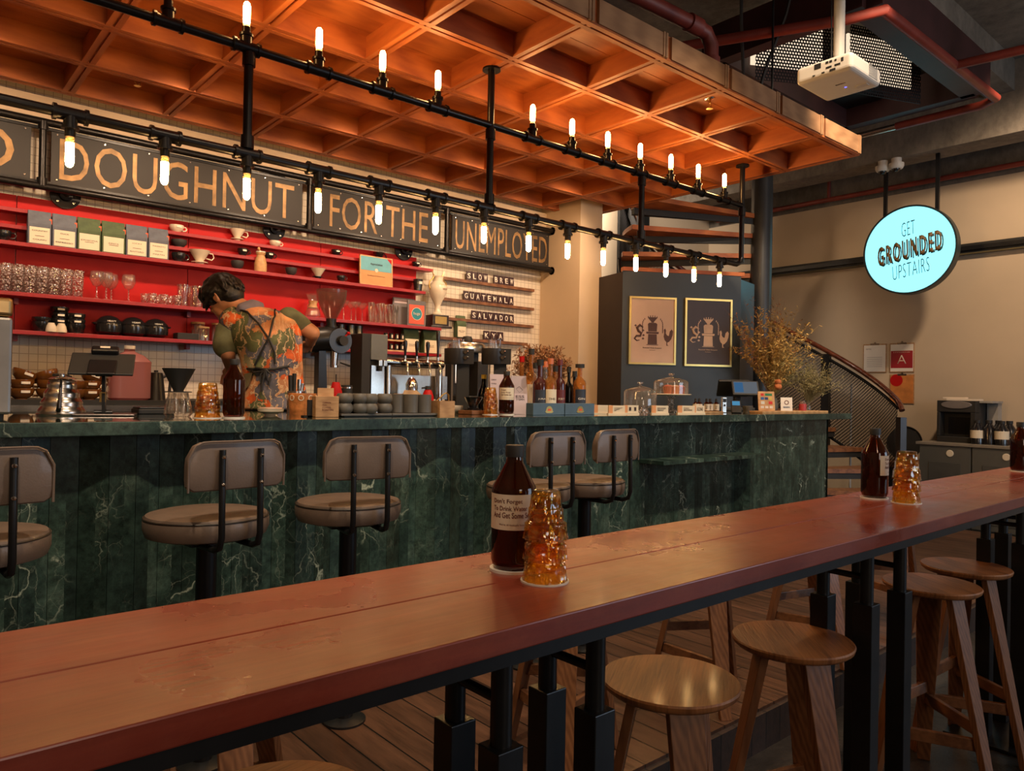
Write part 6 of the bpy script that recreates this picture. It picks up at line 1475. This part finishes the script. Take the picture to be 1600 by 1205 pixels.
sgn('GET', 1419, 357, 21, 22, SGT, -.018); sgn('UPSTAIRS', 1423, 420, 58, 22, SGT, -.018)
sgn('GROUNDED', 1423, 390, 101, 30, SGT, .01, 8.3045, .001); sgn('GROUNDED', 1420, 388.5, 101, 31, SGO, .03, 8.303, .003)

# ------------------------------------------------------------------ ceiling zone: projector, pipes, steel well, cameras
pj = thing('projector', 'white ceiling projector hanging from a pole above the room', 'projector', (3.87, 1.87, 3.0))
MB().box(-.17, -.15, 0, .17, .15, .092).build('housing', WHITEP, pj, bevel=.022, seg=4)
for (y0_, z0_, w_, h_) in ((.03, .05, .035, .028), (-.02, .062, .014, .012), (-.04, .062, .014, .012), (-.065, .062, .01, .01), (-.03, .036, .03, .010), (-.075, .036, .03, .010), (.05, .018, .014, .006), (-.0, .018, .016, .008), (-.05, .016, .03, .012), (-.10, .05, .012, .02)): MB().box(-.1712, y0_-w_/2, z0_, -.1695, y0_+w_/2, z0_+h_).build('port', BLACKM, pj)
m = MB()
for k in range(9): m.box(.02, -.1512, .02+.007*k, .12, -.1495, .023+.007*k)
m.build('side_vent', plain('vent_grey', (.3, .28, .26), .6), pj)
MB().cyl((.04, -.02, -.0008), (.04, -.02, .001), .006, seg=12).build('status_light', LEDBLUE, pj, True)
text('EPSON', pj, INK, (-.02, -.02, -.0003), (0, -1, 0), (1, 0, 0), .011, .05, -.001)
MB().box(.06, -.12, -.003, .10, -.06, .001).build('foot_lever', plain('lever_white', (.6, .55, .5), .4), pj, bevel=.002)
MB().box(-.06, -.05, .092, .06, .05, .108).build('mount_plate', BLACKM, pj)
MB().cyl((0, 0, .1), (0, 0, 1.6), .028).build('pole', WHITEP, pj, True)
MB().tube([(-.03, .02, 1.5), (-.035, .03, .7), (-.032, .025, .15), (-.06, .0, .11), (-.12, .0, .10)], .004, 6).build('cable', BLACKM, pj, True)
# steel well with red pipes
z = 4.0
x0_, x1_, y0_, y1_ = 5.1, 7.25, 2.28, 3.5
well = thing('steel_well_frame', 'dark red steel frame round a ceiling opening, with perforated panels inside', 'ceiling frame', (x0_, y0_, z), world=True)
for a, b_ in (((x0_, y0_), (x1_, y0_)), ((x1_, y0_), (x1_, y1_)), ((x1_, y1_), (x0_, y1_)), ((x0_, y1_), (x0_, y0_))):
    MB().bar((*a, z+.15), (*b_, z+.15), .22 if a[1] == b_[1] else .12, .3).build('channel_beam', REDDARK, well)
rp = thing('red_pipe_loop', 'red fire pipe running round the edge of the dark steel frame', 'pipe', (x0_, y0_, z-.06), world=True)
MB().tube([(4.4, 3.7, z-.05), (x0_-.05, y0_+.1, z-.05), (x0_, y0_-.12, z-.05), (x1_+.05, y0_-.14, z-.05), (x1_+.14, y0_, z-.05), (x1_+.14, 3.0, z-.05)], .038, 14).build('pipe_run', REDOX, rp, True)
MB().tube([(x1_-.9, y0_-.12, z-.05), (x1_-.6, .5, z-.04), (x1_-.4, -1.5, z-.03)], .035, 14).build('branch_pipe', REDOX, rp, True)
MB().cyl((x1_+.14, 3.0, z-.05), (x1_+.14, 3.5, z-.05), .03).build('steel_stub', STEEL, rp, True)
for i, (xa, ya, xb, yb_) in enumerate(((5.4, 3.3, 6.1, 2.9), (6.2, 2.9, 6.9, 2.6))):
    gm = bmesh.new(); uvl = gm.loops.layers.uv.new('UVMap'); q = [gm.verts.new((xa, ya, 3.92)), gm.verts.new((xb, yb_, 3.92)), gm.verts.new((xb, yb_, 4.5)), gm.verts.new((xa, ya, 4.5))]
    f = gm.faces.new(q)
    for l, uv in zip(f.loops, ((0, 0), (1.3, 0), (1.3, 1), (0, 1))): l[uvl].uv = uv
    me = bpy.data.meshes.new('perforated_panel'); gm.to_mesh(me); gm.free(); me.materials.append(PERF2); o = link(bpy.data.objects.new('perforated_panel', me)); o.parent = well; o.location = -Vector((x0_, y0_, z))
    sol = o.modifiers.new('thickness', 'SOLIDIFY'); sol.thickness = .003
for (xa, ya, xb, yb_) in ((5.44, 3.36, 6.0, 3.04), (6.26, 2.95, 6.9, 2.68)): MB().prism([(xa, ya, 4.08), (xb, yb_, 4.08), (xb, yb_, 4.46), (xa, ya, 4.46)], (.01, .02, 0)).build('light_panel', LIGHTBOX, well)
p1_ = thing('fire_pipe', 'thick red fire pipe with elbow beside the canopy edge', 'pipe', (3.9, 2.72, 3.3), world=True)
MB().tube([(.5, 2.9, 3.62), (3.75, 2.72, 3.60), (3.87, 2.71, 3.585), (3.92, 2.705, 3.52), (3.92, 2.705, 3.32)], .045, 16).build('pipe_run', REDOX, p1_, True)
MB().cyl((3.70, 2.72, 3.60), (3.80, 2.715, 3.595), .054).build('coupling', REDOX, p1_, True); MB().cyl((3.92, 2.705, 3.36), (3.92, 2.705, 3.44), .054).build('coupling', REDOX, p1_, True)
MB().cyl((3.0, 2.76, 3.6), (3.0, 2.76, 4.6), .008, seg=8).build('pipe_hanger', STEEL, p1_)
p2_ = thing('wall_fire_pipe', 'thin red pipe running high along the right wall under the concrete beam', 'pipe', (8.9, 3.5, 3.78), world=True)
MB().tube([(8.9, 6.0, 3.78), (8.9, -3.5, 3.78)], .03, 12).build('pipe_run', REDOX, p2_, True)
for y in (5.4, 4.4): MB().cyl((8.9, y, 3.78), (8.9, y, 4.5), .022).build('riser', REDOX, p2_, True)
tk = thing('cable_tray', 'long black cable tray along the right wall behind the round sign', 'cable tray', (8.96, 2.5, 2.94), world=True)
MB().box(8.93, -3.5, 2.93, 8.995, 6.0, 3.03).build('tray', BLACKM, tk); MB().box(8.90, -3.5, 2.955, 8.93, 6.0, 3.0).build('inner_channel', BLACK, tk); MB().box(8.93, -3.5, 2.915, 8.97, 6.0, 2.928).build('brass_strip', plain('dull_brass', (.10, .075, .03), .6, .3), tk)
for i, (y, lab) in enumerate(((3.47, 'white dome camera under the beam end, left of the pair'), (3.33, 'white dome camera under the beam end, right of the pair'))):
    t = thing('dome_camera', lab, 'security camera', (8.22, y, 3.745), 0, 'dome cameras')
    MB().lathe([(0, .10), (.075, .10), (.075, .07), (.062, .045), (.055, .04), (0, .04)], 28).cyl((0, 0, .1), (0, 0, .155), .05).build('housing', WHITEP, t, True); MB().sph((-.012, -.0, .045), (.044, .044, .042), 18).build('lens_dome', CERB, t, True)
for i, (xx, yy, dx, dy) in enumerate(((4.7, 3.0, .35, .2), (5.0, 2.7, -.15, .3))):
    solo(MB().tube([(0, 0, 4.55), (dx*.3, dy*.3, 4.1), (dx*.8, dy*.7, 3.7), (dx, dy, 3.3)], .012, 6), 'hanging_cable', BLACKM, f'loose dark cable hanging from the ceiling beside the canopy, {("left", "right")[i]} one', 'cable', (xx, yy, 0), 0, 'loose ceiling cables')
# two black pendant shades seen edge-on beyond the projector
for i, (u, v) in enumerate(((1325, 158), (1398, 138))):
    p = at(u, v, X=(7.0, 7.75)[i]); t = thing('black_diffuser', f'flat black ceiling air diffuser behind the projector, {("left", "right")[i]} one', 'air diffuser', (p.x, p.y, p.z), 0, 'black ceiling diffusers')
    MB().lathe([(0, 0), (.30, 0), (.31, .012), (.2, .03), (.08, .05), (.08, .6), (0, .6)], 36).build('diffuser_plate', BLACK, t, True)

# ------------------------------------------------------------------ clipboards on the right wall
for (u, v, lab, kind) in ((1366, 560, 'clipboard with a white notice, half behind the handrail', 'notice'), (1408.5, 559, 'clipboard holding a red hygiene certificate with a large letter A', 'A'), (1408.5, 608, 'clipboard with an orange flyer, below the red certificate', 'fly')):
    p = at(u, v, X=8.98); t = thing('clipboard', lab, 'clipboard', (8.998, p.y, p.z-.17), 0)
    b = MB().box(-.008, -.135, 0, 0, .135, .34).build('board', BOXWOOD, t, bevel=.002); MB().box(-.012, -.05, .325, -.008, .05, .345).cyl((-.006, 0, .35), (-.002, 0, .35), .012, seg=12).build('clip', STEEL, t)
    pp = MB().box(-.0105, -.125, .012, -.0085, .125, .325).build('sheet', WHITEP if kind != 'fly' else plain('orange_flyer', (.55, .19, .04), .6, var=.25), t)
    if kind == 'A':
        f = MB().box(-.0115, -.12, .05, -.0106, .12, .25).build('red_field', plain('crimson', (.30, .012, .02), .5), pp); text('A', f, PAPER, (-.0117, 0, .15), (0, -1, 0), (0, 0, 1), .10, .10, .0005, bold=-.01)
        text('HYGIENE', f, PAPER, (-.0117, 0, .232), (0, -1, 0), (0, 0, 1), .008, .18, .0005)
    elif kind == 'notice':
        text('NOTICE', pp, INK, (-.0107, .07, .28), (0, -1, 0), (0, 0, 1), .014, .06, .0005)
        for k in range(6): MB().box(-.0109, -.09, .07+.022*k, -.0106, .09, .074+.022*k).build('text_line', plain('line_%d' % k, (.3, .26, .24), .7), pp)
    else:
        MB().lathe([(0, 0), (.07, 0), (.07, .001), (0, .001)], 28, M=Matrix.Translation((-.0106, .06, .27)) @ Matrix.Rotation(-PI/2, 4, 'Y')).build('red_disc', RED, pp)

# ------------------------------------------------------------------ right-hand cabinets
CXF = 8.3
CABG = plain('grey_green_cabinet', (.085, .085, .075), .5, var=.05)
def yr(u, X=CXF): return at(u, 700, X=X).y
y_a, y_b, y_c = yr(1437), yr(1519), yr(1612)
for i, (ya, yb_) in enumerate(((y_b, y_a), (y_c, y_b))):
    t = thing('cabinet', f'grey-green low cabinet with one panel door against the right wall, {("left", "right")[i]} unit', 'cabinet', (CXF, (ya+yb_)/2, 0), 0, 'grey-green cabinets'); hw = (yb_-ya)/2-.002
    MB().box(0, -hw, 0, .66, hw, .87).build('body', CABG, t, bevel=.002)
    d_ = MB().box(-.02, -hw+.005, .06, -.001, hw-.005, .865).build('door', CABG, t, bevel=.002)
    MB().box(-.024, -hw*.62, .12, -.0205, hw*.62, .70).build('door_panel', plain('cabinet_inset', (.065, .066, .06), .5), d_, bevel=.004)
    MB().lathe([(0, 0), (.035, 0), (.032, .004), (0, .005)], 24, M=Matrix.Translation((-.021, -.05, .795)) @ Matrix.Rotation(-PI/2, 4, 'Y'), sy=1).build('number_badge', LABELC, d_, True)
    MB().sph((-.04, hw*.82, .45), .016, 12).cyl((-.02, hw*.82, .45), (-.04, hw*.82, .45), .006).build('knob', STEEL, d_, True)
solo(MB().box(-.03, -(y_a-y_c)/2-.02, 0, .68, (y_a-y_c)/2+.03, .028), 'cabinet_worktop', plain('stone_worktop', (.22, .19, .15), .4), 'pale stone worktop over the two grey-green cabinets', 'worktop', (CXF, (y_a+y_c)/2, .87), bevel=.003)
ct = .898
Xm = 8.5; ym0, ym1 = yr(1524, Xm), yr(1463, Xm); mh = zat(1490, 626, at(1490, 626, X=Xm).y)-ct
t = thing('ice_machine', 'black countertop drinks machine with open bay on the grey-green cabinets', 'drinks machine', (Xm, (ym0+ym1)/2, ct), 0); hw = (ym1-ym0)/2
MB().box(0, -hw, 0, .42, hw, .06).box(.12, -hw, .06, .42, hw, mh).box(0, -hw, mh*.72, .12, hw, mh).box(0, hw*.82, .06, .12, hw, mh*.72).box(0, -hw, .06, .12, -hw*.72, mh*.72).build('housing', BLACKM, t, bevel=.006)
MB().lathe([(0, 0), (hw*.8, 0), (hw*.75, .008), (0, .01)], 32, M=Matrix.Translation((0, 0, mh*.9)) @ Matrix.Rotation(-PI/2, 4, 'Y'), sx=.28).build('fascia_badge', plain('badge_grey', (.16, .14, .13), .4), t, True)
MB().box(.1185, -hw*.5, .08, .1195, hw*.6, mh*.6).build('bay_glass', CERB, t)
MB().box(.42, -hw-.12, mh-.02, .1, -hw, mh).box(.3, -hw-.11, .0, .42, -hw-.01, mh-.02).build('side_tank', plain('tank_grey', (.3, .28, .25), .5), t)
solo(MB().box(-.08, -.18, 0, .1, .12, .02).box(-.05, -.05, .02, .06, .16, .035), 'paper_packet', PAPER, 'crumpled paper packets lying on top of the black drinks machine', 'packet', (Xm+.15, (ym0+ym1)/2, ct+mh), .1)
k = 0
for (u, dX) in ((1527, 0), (1545, .02), (1565, 0), (1545, .15), (1560, .16), (1577, .14)):
    Xb = 8.45+dX; yb_ = yr(u, Xb); t = thing('dark_bottle', f'dark glass water bottle on the cabinet worktop, {ORD[k]} of the group', 'bottle', (Xb, yb_, ct), -.9, 'dark bottles on the cabinets'); k += 1
    MB().lathe([(0, 0), (.06, 0), (.062, .15), (.03, .20), (.026, .215), (0, .215)], 28).build('glass_body', CERB, t, True); MB().lathe([(0, .212), (.03, .212), (.03, .24), (0, .24)], 20).build('cap', BLACKM, t, True)
    if dX == 0: MB().lathe([(.0625, .06), (.063, .06), (.063, .14), (.0625, .14)], 28).build('label', LABELC, t, True)
for i, (u, dz) in enumerate(((1592, 0), (1592, .045), (1604, 0), (1604, .045))):
    Xb = 8.5; solo(MB().lathe([(0, .09), (.03, .09), (.036, .06), (.045, 0), (.042, 0), (.033, .06), (0, .085)], 32, rib=.03, ribn=12), 'amber_tumbler', AMBERT, f'amber tumbler stacked on the cabinet worktop at the right edge, {ORD[i]}', 'glass', (Xb, yr(u, Xb), ct+.002+.1*0+dz+.09*0), 0, 'amber tumblers on the cabinets', smooth=True)
p = at(1428, 668, X=8.75); t = thing('round_tray', 'large round black tray leaning against the wall left of the cabinets', 'tray', (8.62, p.y+.04, ct-.235), 0)
t.scale = (.8, .8, .8)
MB().lathe([(0, 0), (.22, 0), (.23, .012), (.235, .03), (.225, .03), (.22, .014), (0, .012)], 48, M=Matrix.Translation((0, 0, .235)) @ Matrix.Rotation(-PI/2+.2, 4, 'Y')).build('tray_disc', BLACKM, t, True)
t = thing('side_trolley', 'low dark trolley carrying the round tray beside the cabinets', 'trolley', (8.6, p.y, 0)); MB().box(-.25, -.19, .60, .3, .24, .655).build('top', WALNUT, t, bevel=.003); MB().box(-.22, -.17, 0, .27, .22, .60).build('body', BLACKM, t)
